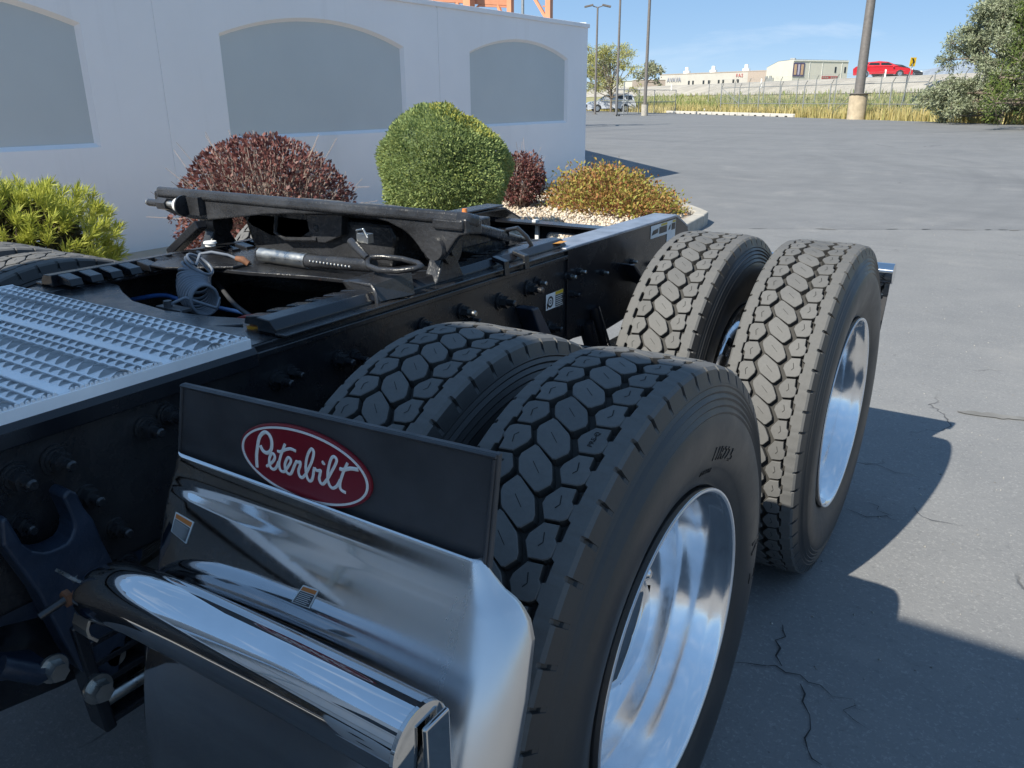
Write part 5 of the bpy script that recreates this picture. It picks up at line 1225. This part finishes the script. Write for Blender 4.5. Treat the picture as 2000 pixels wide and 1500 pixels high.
# ---------------------------------------------------------------- street furniture, fences, vehicles, buildings
M_pole = simple('brown_pole_paint', (.17, .155, .145), .5, .2, .15, 6)
M_polec = simple('tan_pole_base_concrete', (.44, .36, .25), .9, 0, .2, 2.2, .4, 30, .02)
M_galv = simple('galvanised_steel', (.34, .35, .35), .5, .6, .15, 10)
M_paintw = simple('white_paint', (.70, .70, .68), .6, 0, .06, 5)
def lamp(label, base, h, r, base_h, base_r, head=True, heads=2, mat=None, grp='lamp posts beyond the lot'):
    t = thing('lamp_post', label, 'lamp post', base, grp); mb = MB()
    mb.cyl((0, 0, base_h), (0, 0, h), r, r * .72, 14); mb.cyl((0, 0, base_h), (0, 0, base_h + .05), r * 2.2, r * 2.2, 12); mb.build('pole', mat or M_pole, t, 40)
    if base_h > 0:
        mb = MB(); mb.lathe([(-.05, base_r), (base_h - .04, base_r), (base_h, base_r - .04), (base_h, 0)], 32, axis='z'); mb.build('concrete_base', M_polec if base_h > 1 else M_conc, t, 40)
    if head:
        for s in (-1, 1):
            mb = MB(); d = _r * s
            mb.cyl((0, 0, h), tuple(d * .45 + Vector((0, 0, h + .12))), .05, .05, 8); c = d * .85 + Vector((0, 0, h + .14)); rot = Matrix.Rotation(YAW, 3, 'Z') @ Matrix.Rotation(R_(12 * s), 3, 'Y')
            mb.box(tuple(c), (.85, .42, .16), rot); mb.build('lamp_head', M_pole, t, bevel=.03)
    return t
g = ground(1671, 233); lamp('thick brown lamp post on a tall round concrete base', (g.x, g.y, 0), 15.0, .33, 1.66, .60, True)
g = at(1162, 214, 80); lamp('shortest grey lamp post, nearest the wall corner', (g.x, g.y, 0), 9.75, .12, 0, .3)
g = at(1204, 214, 76); lamp('slim lamp post rising through the thin tree, its lamps in view', (g.x, g.y, 0), 10.05, .13, 0, .3)
g = at(1259, 216, 72); lamp('tall lamp post beside the gate, its top out of view', (g.x, g.y, 0), 13.5, .15, 1.0, .30)

# wheel stops along the lot edge
a, b = E0 + ED * edge_u(1302), E0 + ED * edge_u(1552); L = (b - a).length; d = (b - a).normalized(); N = 7
M_stop = simple('pale_parking_block', (.52, .49, .44), .9, 0, .12, 5, .3, 40)
for i in range(N):
    c = a + d * (L * (i + .5) / N); w = L / N - .18
    t = thing('parking_block', ('%s pale concrete parking block in the row along the lot edge, counting from the gate' % ('first', 'second', 'third', 'fourth', 'fifth', 'sixth', 'seventh')[i]), 'parking block', (c.x, c.y, 0), 'parking blocks along the lot edge', math.atan2(d.y, d.x))
    mb = MB(); q = w / 2
    mb.prism([(-q, 0), (-q * .55, 0), (-q * .52, .09), (-q * .30, .09), (-q * .27, 0), (q * .27, 0), (q * .30, .09), (q * .52, .09), (q * .55, 0), (q, 0), (q, .20), (q - .05, .26), (-q + .05, .26), (-q, .20)], 'y', -.11, .11)
    mb.build('block', M_stop, t, bevel=.02)

# chain-link fences
def fence(name, label, P0, P1, n, h, zf, arms=True, rails=(1.0,), mesh=True, wires=True, brace=()):
    P0, P1 = Vector(P0), Vector(P1); t = thing(name, label, 'fence', tuple(P0)); d = P1 - P0; L = d.length
    base = [P0 + d * (i / n) for i in range(n + 1)]; base = [Vector((p.x, p.y, zf(p.x, p.y))) - P0 for p in base]; dn = d.normalized(); out = Vector((dn.y, -dn.x, 0))
    for i, p in enumerate(base):
        mb = MB(); mb.cyl(p - Vector((0, 0, .1)), p + Vector((0, 0, h)), .045, .045, 8)
        if arms: mb.tube([p + Vector((0, 0, h)), p + Vector((0, 0, h)) + dn * .28 + Vector((0, 0, .36))], .03, 6)
        mb.build('post', M_galv, t, 50)
    mb = MB()
    for f in rails: mb.tube([p + Vector((0, 0, h * f)) for p in base], .028, 6)
    for (i, j, z0, z1) in brace: mb.tube([base[i] + Vector((0, 0, h * z0)), base[j] + Vector((0, 0, h * z1))], .026, 6)
    if mb.v: mb.build('rail', M_galv, t, 50)
    if wires and arms:
        mb = MB()
        for f in (.33, .66, 1): mb.tube([p + Vector((0, 0, h)) + (dn * .28 + Vector((0, 0, .36))) * f for p in base], .006, 4)
        mb.build('barbed_wire', M_galv, t)
    if mesh:
        mb = MB(); s = .16; k = int((L + h) / s)
        def zat(u): i = min(int(u / L * n), n - 1); f = u / L * n - i; return base[i].lerp(base[i + 1], f)
        for sg in (1, -1):
            for i in range(k):
                u0 = i * s - (h if sg > 0 else 0); u1 = u0 + h; z0, z1 = (0, h) if sg > 0 else (h, 0)
                a0, a1 = max(0, u0), min(L, u1)
                if a1 - a0 < .05: continue
                f = lambda u: z0 + (z1 - z0) * (u - u0) / h
                p, q = zat(a0) + Vector((0, 0, f(a0))), zat(a1) + Vector((0, 0, f(a1))); w = .0028
                mb.add([p + out * w, p - out * w + Vector((0, 0, w)), q - out * w + Vector((0, 0, w)), q + out * w], [(0, 1, 2, 3)])
        o = mb.build('chain_link_mesh', M_galv, t); o['kind'] = 'stuff'
    return t
zb = lambda x, y: float(bank_h(x, y)[0])
fa = ground(1375, 219); fb = ground(1762, 226) + EN * 1.0
fa = E0 + ED * edge_u(1376) + EN * 1.6; fb = E0 + ED * edge_u(1762) + EN * 1.6
fence('chain_link_fence', 'galvanised chain-link fence in the dry grass behind the parking blocks', fa, fb, 8, 2.35, zb, True, (1.0, .42), True, True, ((1, 0, .42, 1.0), (5, 6, .0, .9)))
fence('chain_link_fence', 'farther chain-link fence with leaning barbed-wire arms on the green bank', E0 + ED * 48 + EN * 6.5, E0 + ED * 3 + EN * 6.5, 16, 2.2, zb, True, (), True, True)
ga = ground(1203, 227); gb = ground(1318, 223.5)
gd = (gb - ga).normalized()
t = thing('rolling_gate', 'open galvanised rolling gate in front of the silver car', 'gate', tuple(ga))
mb = MB(); V3 = lambda u, z: gd * u + Vector((0, 0, z)); GL = (gb - ga).length
for u in (0, GL * .18, GL * .36, GL * .62, GL): mb.cyl(V3(u, .12), V3(u, 2.2 if u else 2.9), .035, .035, 8)
for z in (.14, 1.15, 2.2): mb.cyl(V3(0, z), V3(GL, z), .03, .03, 8)
mb.build('gate_frame', M_galv, t, 50)
p = ground(1217, 226) - ga
mb = MB(); mb.cyl(p, p + Vector((0, 0, 2.9)), .065, .065, 10); mb.build('gate_post', M_galv, t, 50)
for q in (.10, .45):
    mb = MB(); mb.cyl(V3(q, .08) - Vector((gd.y, -gd.x, 0)) * .04, V3(q, .08) + Vector((gd.y, -gd.x, 0)) * .04, .09, .09, 14); mb.build('gate_wheel', MAT['side'], t, 40)
mb = MB()
for i in range(int(GL / .16)):
    for sg in (0, 1):
        u = i * .16; u1 = min(GL, u + 2.0); f = (u1 - u) / 2.0; z0, z1 = (.15, .15 + 2.0 * f) if sg == 0 else (2.15, 2.15 - 2.0 * f); o_ = Vector((gd.y, -gd.x, 0)) * .003
        mb.add([V3(u, z0) + o_, V3(u, z0) - o_ + Vector((0, 0, .003)), V3(u1, z1) - o_ + Vector((0, 0, .003)), V3(u1, z1) + o_], [(0, 1, 2, 3)])
o = mb.build('chain_link_mesh', M_galv, t); o['kind'] = 'stuff'
# a tall gate-line post with its brace, and white marker posts by the road
def marker(px, py, depth, h, label):
    b = at(px, py, depth); t = thing('marker_post', label, 'marker post', (b.x, b.y, b.z), 'white marker posts along the road'); mb = MB()
    mb.box((0, 0, h / 2), (.14, .05, h)); mb.build('post', M_paintw, t, bevel=.015)
marker(1727, 160, 72, 1.05, 'white marker post in front of the red car'); marker(1486, 172, 86, .95, 'white marker post near the white building'); marker(1311, 178, 98, .8, 'short white marker post left of the parking blocks')
b = E0 + ED * edge_u(1366) + EN * .5; t = thing('standpipe', 'small white pipe standing at the grass edge behind the parking blocks', 'pipe', (b.x, b.y, 0)); mb = MB(); mb.cyl((0, 0, 0), (0, 0, .42), .05, .05, 12); mb.cyl((0, 0, .42), (0, 0, .5), .07, .06, 12); mb.build('pipe_body', M_paintw, t, 40)

# chevron sign
b = at(1757, 213, 58); t = thing('chevron_sign', 'yellow sign with a black chevron on a steel post', 'sign', (b.x, b.y, b.z)); rz = Matrix.Rotation(YAW + .42, 3, 'Z')
hs = (213 - 128) / FPX * 58
mb = MB(); mb.cyl((0, 0, -.3), (.42, .0, hs - .1), .035, .035, 8); mb.build('post', M_galv, t, 50)
M_yel = simple('sign_yellow', (.75, .47, .015), .5, 0, .05, 4)
o_ = Vector((.42, 0, hs)); y_ = Vector((math.cos(YAW + .25), math.sin(YAW + .25), 0)); n_ = Vector((y_.y, -y_.x, 0)); up = Vector((.08, 0, 1)).normalized()
def pan(mb, pts, off, th): 
    n = len(pts); A = [o_ + y_ * a + up * b_ + n_ * off for a, b_ in pts]; B = [q - n_ * th for q in A]
    mb.add(A + B, [tuple(range(n)), tuple(range(n, 2 * n))[::-1]] + [(i, n + i, n + (i + 1) % n, (i + 1) % n) for i in range(n)])
mb = MB(); pan(mb, [(-.24, -.30), (.24, -.30), (.24, .30), (-.24, .30)], 0, .02); mb.build('sign_face', M_yel, t)
mb = MB(); pan(mb, [(-.15, .24), (.0, .24), (.16, .0), (.0, -.24), (-.15, -.24), (.01, .0)], .006, .004); mb.build('chevron', MAT['decal_black'], t)

# ---- vehicles
M_tail = simple('red_lamp_lens', (.35, .02, .02), .25); M_headl = simple('clear_lamp_lens', (.75, .76, .78), .15)
def car(name, label, cat, loc, rz, L, W, Hh, col, style):
    """built facing +x: lower body shell, glasshouse, windows, wheels, lamps"""
    t = thing(name, label, cat, loc, None, rz); paint = simple(name + '_paint', col, .25, .2, .04, 1); paint.node_tree.nodes['Principled BSDF'].inputs['Coat Weight'].default_value = .6
    hl = L / 2; wb = L * .285; wr = Hh * .205; belt = Hh * .56
    if style == 'suv': roof = [(-.475, .62), (-.42, .96), (-.10, 1.0), (.07, .96), (.23, .66)]; nose = [(.23, .64), (.42, .57), (.49, .44), (.495, .17)]; tail_ = [(-.495, .17), (-.50, .45), (-.47, .60)]
    else: roof = [(-.46, .66), (-.30, .93), (-.08, 1.0), (.06, .95), (.27, .64)]; nose = [(.27, .63), (.42, .53), (.49, .40), (.49, .14)]; tail_ = [(-.49, .16), (-.50, .50), (-.465, .66)]
    # lower body as a loft: sections across the width, arches cut into the outline
    def arch(cx): return [(cx + wr * 1.18 * math.cos(q), wr + wr * 1.18 * math.sin(q)) for q in np.linspace(PI * 1.02, -.06, 9)]
    low = [(p[0] * L, p[1] * Hh) for p in tail_] + [(p[0] * L, p[1] * Hh) for p in nose]
    bot = [(hl * .96, Hh * .13)] + arch(wb)[::-1] + arch(-wb)[::-1] + [(-hl * .96, Hh * .14)]
    out = low + bot
    mb = MB(); n = len(out); secs = []
    for yy, k in ((-W / 2 + .0, .985), (-W / 2 - .03, 1.0), (W / 2 + .03, 1.0), (W / 2, .985)): secs.append([(x * k, yy, z if z > .3 else z) for x, z in out])
    mb.add([p for s in secs for p in s], [(a * n + i, a * n + (i + 1) % n, (a + 1) * n + (i + 1) % n, (a + 1) * n + i) for a in range(3) for i in range(n)] + [tuple(range(n))[::-1], tuple(range(3 * n, 4 * n))])
    mb.build('body', paint, t, bevel=.03)
    rf_ = [(p[0] * L, p[1] * Hh) for p in roof]; n = len(rf_); ins = W * .10
    mb = MB(); top_k = [0, 1, 1, 1, 0]
    A = [(x, -W / 2 + ins * k * 1.0, z) for (x, z), k in zip(rf_, top_k)]; B = [(x, W / 2 - ins * k, z) for (x, z), k in zip(rf_, top_k)]
    mb.add(A + B, [tuple(range(n)), tuple(range(n, 2 * n))[::-1]] + [(i, n + i, n + (i + 1) % n, (i + 1) % n) for i in range(n)]); mb.build('cabin', paint, t, bevel=.05, seg=3)
    for s in (-1, 1):
        def sp(x, z):
            f = np.clip((z - .6 * Hh) / (.37 * Hh), 0, 1); return (x, s * (W / 2 - ins * f + .012), z)
        zl, zh = Hh * (.66 if style == 'suv' else .675), Hh * .90
        for x0b, x1b, x0t, x1t in ((-.435, -.29, -.405, -.28), (-.265, -.075, -.26, -.085), (-.05, .175, -.055, .075)) if style == 'suv' else ((-.40, -.29, -.29, -.245), (-.27, -.06, -.225, -.07), (-.04, .19, -.045, .075)):
            mb = MB(); q = [sp(x0b * L, zl), sp(x1b * L, zl), sp(x1t * L, zh), sp(x0t * L, zh)]; mb.add(q, [(0, 1, 2, 3)] if s < 0 else [(3, 2, 1, 0)]); mb.build('side_window', MAT['glass'], t)
        for cx in (wb, -wb):
            w = empty('wheel', (cx, s * (W / 2 - .09), wr), t); mb = MB(); K = 26
            prf = [(-.10, wr * .62), (-.11, wr * .9), (-.08, wr), (.08, wr), (.11, wr * .9), (.10, wr * .62)]
            vs = []
            for i in range(K):
                q = 2 * PI * i / K; vs += [(r * math.cos(q), a, r * math.sin(q)) for a, r in prf]
            k = len(prf); mb.add(vs, [(i * k + j, ((i + 1) % K) * k + j, ((i + 1) % K) * k + j + 1, i * k + j + 1) for i in range(K) for j in range(k - 1)]); mb.build('tyre', MAT['side'], w, 50)
            mb = MB(); mb.cyl((0, s * .05, 0), (0, s * .07, 0), wr * .62, wr * .62, 26)
            for j in range(5):
                q = 2 * PI * j / 5; mb.box((wr * .33 * math.cos(q), s * .085, wr * .33 * math.sin(q)), (wr * .52, .03, .07), Matrix.Rotation(-q, 3, 'Y'))
            mb.build('rim', MAT['alu'], w)
        mb = MB(); mb.box((hl * .90, s * W * .36, Hh * .46), (.34, .36, .13)); mb.build('headlight', M_headl, t, bevel=.03)
        mb = MB(); mb.box((-hl * .965, s * W * .42, Hh * .53), (.16, .28, .15)); mb.build('tail_light', M_tail, t, bevel=.03)
        mb = MB(); mb.box((L * .17, s * (W / 2 + .10), Hh * .63), (.14, .18, .12)); mb.build('mirror', paint, t, bevel=.03)
        mb = MB(); mb.box((.0, s * (W / 2 + .03), Hh * .17), (L * .36, .03, .10)); mb.build('sill', MAT['dark'], t, bevel=.01)
    # windscreen and rear glass
    for a_, b_, sg in ((roof[4], roof[3], 1), (roof[0], roof[1], -1)):
        n_ = Vector((sg * .5, 0, .5)).normalized() * .015; f0, f1 = .08, .92
        P = lambda f: Vector(((a_[0] + (b_[0] - a_[0]) * f) * L, 0, (a_[1] + (b_[1] - a_[1]) * f) * Hh)) + n_
        lo_, hi_ = P(f0), P(f1); mb = MB(); mb.add([lo_ - Vector((0, W * .44, 0)), lo_ + Vector((0, W * .44, 0)), hi_ + Vector((0, W * .36, 0)), hi_ - Vector((0, W * .36, 0))], [(0, 1, 2, 3) if sg > 0 else (3, 2, 1, 0)]); mb.build('windscreen' if sg > 0 else 'rear_window', MAT['glass'], t)
    mb = MB(); mb.box((hl * .985, 0, Hh * .33), (.08, W * .62, Hh * .16)); mb.build('grille', MAT['dark'], t, bevel=.02)
    mb = MB(); mb.box((hl * .99, 0, Hh * .46), (.06, W * .26, .05)); mb.build('front_badge_bar', MAT['chrome'], t, bevel=.01)
    if style == 'suv':
        for s in (-1, 1):
            mb = MB(); mb.tube([(-L * .38, s * W * .36, Hh * .99), (-L * .34, s * W * .36, Hh * 1.035), (L * .02, s * W * .36, Hh * 1.035), (L * .06, s * W * .36, Hh * .985)], .02, 6); mb.build('roof_rail', MAT['chrome'], t, 50)
    return t
g = ground(1191, 218.5); ang = math.atan2(-_r.y, -_r.x)
car('silver_suv', 'silver car parked behind the rolling gate, its nose hidden by the wall', 'car', (g.x, g.y, 0), ang + .05, 5.8, 2.0, 2.0, (.60, .62, .66), 'suv')
g2 = at(1104, 214, 96); car('dark_car', 'dark car mostly hidden by the wall corner beyond the silver one', 'car', (g2.x, g2.y, 0), ang + .05, 4.4, 1.75, 1.42, (.03, .03, .035), 'sedan')
b = at(1722, 153.0, 77); car('red_car', 'bright red car on the raised road', 'car', (b.x, b.y, 3.23), YAW - .40, 5.3, 1.9, 1.45, (.52, .012, .02), 'sedan')
b = at(1752, 150.5, 84); car('black_car', 'black car on the raised road half behind the red one', 'car', (b.x, b.y, 3.23), YAW - .45, 4.8, 1.85, 1.45, (.02, .021, .025), 'sedan')

# ---- buildings across the road
M_bw = simple('cream_metal_siding', (.66, .63, .55), .7, 0, .04, .4); M_br = simple('white_roof_trim', (.78, .77, .73), .6); M_bb = simple('beige_block_wall', (.44, .42, .39), .85, 0, .08, .3)
M_win = MAT['glass']; M_rs = simple('red_shop_sign', (.42, .05, .05), .5); M_tan = simple('brown_block_wall', (.36, .30, .26), .85)
def face_frame(A, B): u = (B - A); u.z = 0; L = u.length; u.normalize(); return u, Vector((u.y, -u.x, 0)), L
DA, DB, DC = at(1495, 162, 192), at(1546, 160, 172), at(1653, 157, 178); zg = 3.1
DA.z = DB.z = DC.z = zg
t = thing('workshop_building', 'cream workshop with a mural sign and a red banner, across the road', 'building', tuple(DB)); hA, hB, hC = (at(1495, 127, 192).z, at(1546, 120, 172).z + .3, at(1653, 122, 178).z)
Bv, Cv, Av = Vector((0, 0, 0)), DC - DB, DA - DB; Dv = Av + Cv; HB = hB - zg
mid = Av * .55
mb = MB()
ring = [Bv, Cv, Dv, Av]; zz = [HB, HB, HB * .93, HB * .86]
mb.add([p for p in ring] + [p + Vector((0, 0, z)) for p, z in zip(ring, zz)] + [mid + Vector((0, 0, HB * 1.02)), mid + Cv + Vector((0, 0, HB * 1.02))],
       [(0, 1, 5, 4), (1, 2, 6, 9, 5), (2, 3, 7, 6), (3, 0, 4, 8, 7)]); mb.build('wall', M_bw, t)
mb = MB(); mb.add([p + Vector((0, 0, z + .05)) for p, z in zip(ring, zz)] + [mid + Vector((0, 0, HB * 1.02 + .05)), mid + Cv + Vector((0, 0, HB * 1.02 + .05))], [(0, 1, 5, 4), (4, 5, 2, 3)])
u, nrm_, L = face_frame(Bv, Cv)
def wq(mb, a0, a1, z0, z1, off, orig=Bv, u_=u, n_=nrm_, L_=L, HH=HB):
    P = lambda a, z: orig + u_ * (a * L_) + Vector((0, 0, z * HH)) + n_ * off
    mb.add([P(a0, z0), P(a1, z0), P(a1, z1), P(a0, z1)], [(0, 1, 2, 3)]); mb.add([P(a0, z0) - n_ * (off - .02), P(a1, z0) - n_ * (off - .02), P(a1, z1) - n_ * (off - .02), P(a0, z1) - n_ * (off - .02)] + [P(a0, z0), P(a1, z0), P(a1, z1), P(a0, z1)], [(0, 1, 5, 4), (1, 2, 6, 5), (2, 3, 7, 6), (3, 0, 4, 7)])
wq(mb, 0, 1, .955, 1.0, .12); mb.build('roof', M_br, t)
for a in (.29, .52, .88): mb = MB(); wq(mb, a, a + .008, 0, .95, .06); mb.build('downpipe', M_br, t)
for a0, z0 in ((.755, .58), (.935, .58), (.735, .06), (.91, .06)): mb = MB(); wq(mb, a0, a0 + .03, z0, z0 + .20, .05); mb.build('window', M_win, t)
mb = MB(); wq(mb, .0, .20, .44, .90, .10); sg = mb.build('mural_sign', simple('mural_dark_purple', (.10, .085, .16), .6), t)
for a0, a1, c in ((.02, .06, (.6, .4, .25)), (.085, .115, (.55, .5, .6)), (.14, .18, (.6, .4, .25))): mb = MB(); wq(mb, a0, a1, .50, .85, .13); mb.build('sign_stripe', simple('mural_stripe', c, .6), sg)
mb = MB(); wq(mb, .53, .82, .36, .46, .10); bn = mb.build('banner', M_rs, t)
for i in range(7):
    if i in (3,): continue
    mb = MB(); wq(mb, .545 + i * .038, .57 + i * .038, .385, .44, .13); mb.build('banner_letter', M_tan, bn)
mb = MB(); mb.box(tuple(mid * .55 + Cv * .14 + Vector((0, 0, HB * 1.02))), (1.0, 1.0, 1.0)); mb.build('roof_vent', M_galv, t)
mb = MB()
for i in range(4): mb.cyl(Av * (.45 + .08 * i) + nrm_ * 0 + Vector((-1.0, -2.0, 0)), Av * (.45 + .08 * i) + Vector((-1.0, -2.0, 2.6 + .5 * (i % 2))), .35, .30, 10)
mb.build('dust_collector', M_galv, t)
# long low beige building
A, Bq = at(1288, 168, 270), at(1500, 166, 235); A.z = Bq.z = 3.1; t = thing('long_low_building', 'long beige one-storey building with dark lettering beyond the fence', 'building', tuple(A)); u2, n2, L2 = face_frame(A, Bq); HB2 = at(1390, 143, 250).z - 3.1 + .3; Bq = Bq - A
mb = MB(); dp = -n2 * 25
ring = [Vector(), Bq, Bq + dp, dp]; mb.add(ring + [p + Vector((0, 0, HB2)) for p in ring], [(0, 1, 5, 4), (1, 2, 6, 5), (2, 3, 7, 6), (3, 0, 4, 7), (4, 5, 6, 7)]); mb.build('wall', M_bb, t)
kw = dict(orig=Vector(), u_=u2, n_=n2, L_=L2, HH=HB2)
for a in (.29, .33, .43, .48, .57, .61, .70, .74, .83, .87): mb = MB(); wq(mb, a, a + .016, .36, .62, .08, **kw); mb.build('window', M_win, t)
mb = MB(); wq(mb, -.0, 1.0, .96, 1.0, .1, **kw); mb.build('roof_trim', M_tan, t)
mb = MB(); wq(mb, .83, .995, .0, .95, .12, **kw); mb.build('brown_wing', M_tan, t)
def facade_text(body, a, z, size, mat, name='lettering'):
    me = text_mesh(body, size, .03); me.materials.clear(); me.materials.append(mat)
    for v in me.vertices: v.co = u2 * (a * L2 + v.co.x) + Vector((0, 0, z * HB2 + v.co.y)) + n2 * (.25 + v.co.z)
    link(bpy.data.objects.new(name, me), t)
facade_text('AVAVA', .15, .68, 2.0, simple('navy_letters', (.22, .24, .31), .6)); facade_text('F.A.S', .76, .80, 1.3, M_rs)
for a in (.10, .36, .66):
    mb = MB(); c = u2 * (a * L2) - n2 * 8 + Vector((0, 0, HB2)); mb.cyl(c, c + Vector((0, 0, 1.0)), 1.2, 1.2, 12); mb.cyl(c + Vector((0, 0, 1)), c + Vector((0, 0, 2.2)), .6, .6, 10); mb.build('roof_unit', M_br, t, 40)
A = at(1252, 168, 250); A.z = 3.1; t = thing('brown_building', 'brown block building left of the long beige one', 'building', tuple(A)); mb = MB(); u3 = _r
mb.box((2.5, 0, 1.9), (9, 8, 3.8), Matrix.Rotation(YAW, 3, 'Z')); mb.build('wall', M_tan, t); mb = MB(); mb.box((2.5, 0, 3.87), (9.3, 8.3, .12), Matrix.Rotation(YAW, 3, 'Z')); mb.build('roof', M_br, t)
A = at(1222, 168, 300); A.z = 3.1; t = thing('white_building', 'pale building glimpsed behind the thin yellow-green tree', 'building', tuple(A)); mb = MB()
mb.box((0, 0, 2.3), (16, 10, 4.6), Matrix.Rotation(YAW, 3, 'Z')); mb.build('wall', M_bw, t); mb = MB(); mb.box((0, 0, 4.66), (16.4, 10.4, .12), Matrix.Rotation(YAW, 3, 'Z')); mb.build('roof', M_br, t)

# ---- orange steel tower standing behind the wall
M_or = simple('orange_steel_paint', (.62, .27, .15), .5, 0, .12, 2)
b0 = at(835, 20, 40); t = thing('orange_gantry', 'orange steel gantry rising behind the wall', 'gantry', (b0.x, b0.y, 0))
R0 = Vector((b0.x, b0.y, 0))
def P4(px, py, dep=40.0): return at(px, py, dep) - R0
mb = MB()
def bar(p, q, w): 
    d = (q - p); rot = d.normalized().to_track_quat('Z', 'Y').to_matrix(); mb.box(tuple((p + q) / 2), (w, w, d.length), rot)
for px, w in ((917, .42), (997, .26), (1072, .28)):
    q = P4(px, 60); top_ = P4(px, -140); bar(Vector((q.x, q.y, 0)), Vector((q.x, q.y, top_.z)), w)
mb.build('column', M_or, t)
mb = MB(); bar(P4(832, -3), P4(1000, 6), .26); bar(P4(935, 11), P4(998, 13), .10); bar(P4(832, -60), P4(1075, -45), .26); mb.build('beam', M_or, t)
mb = MB(); bar(P4(862, -30), P4(905, 22), .14); bar(P4(952, -6), P4(930, 16), .10); bar(P4(960, -20), P4(978, 24), .14); bar(P4(1040, -10), P4(1066, 34), .14); bar(P4(1060, 12), P4(1072, 14), .06); mb.build('brace', M_or, t)
b = at(1021, 24, 34); t = thing('thin_mast', 'thin grey mast between the orange columns behind the wall', 'mast', (b.x, b.y, 0)); mb = MB(); mb.cyl((0, 0, 0), (0, 0, 8), .07, .06, 10); mb.build('mast_pole', M_galv, t, 40)
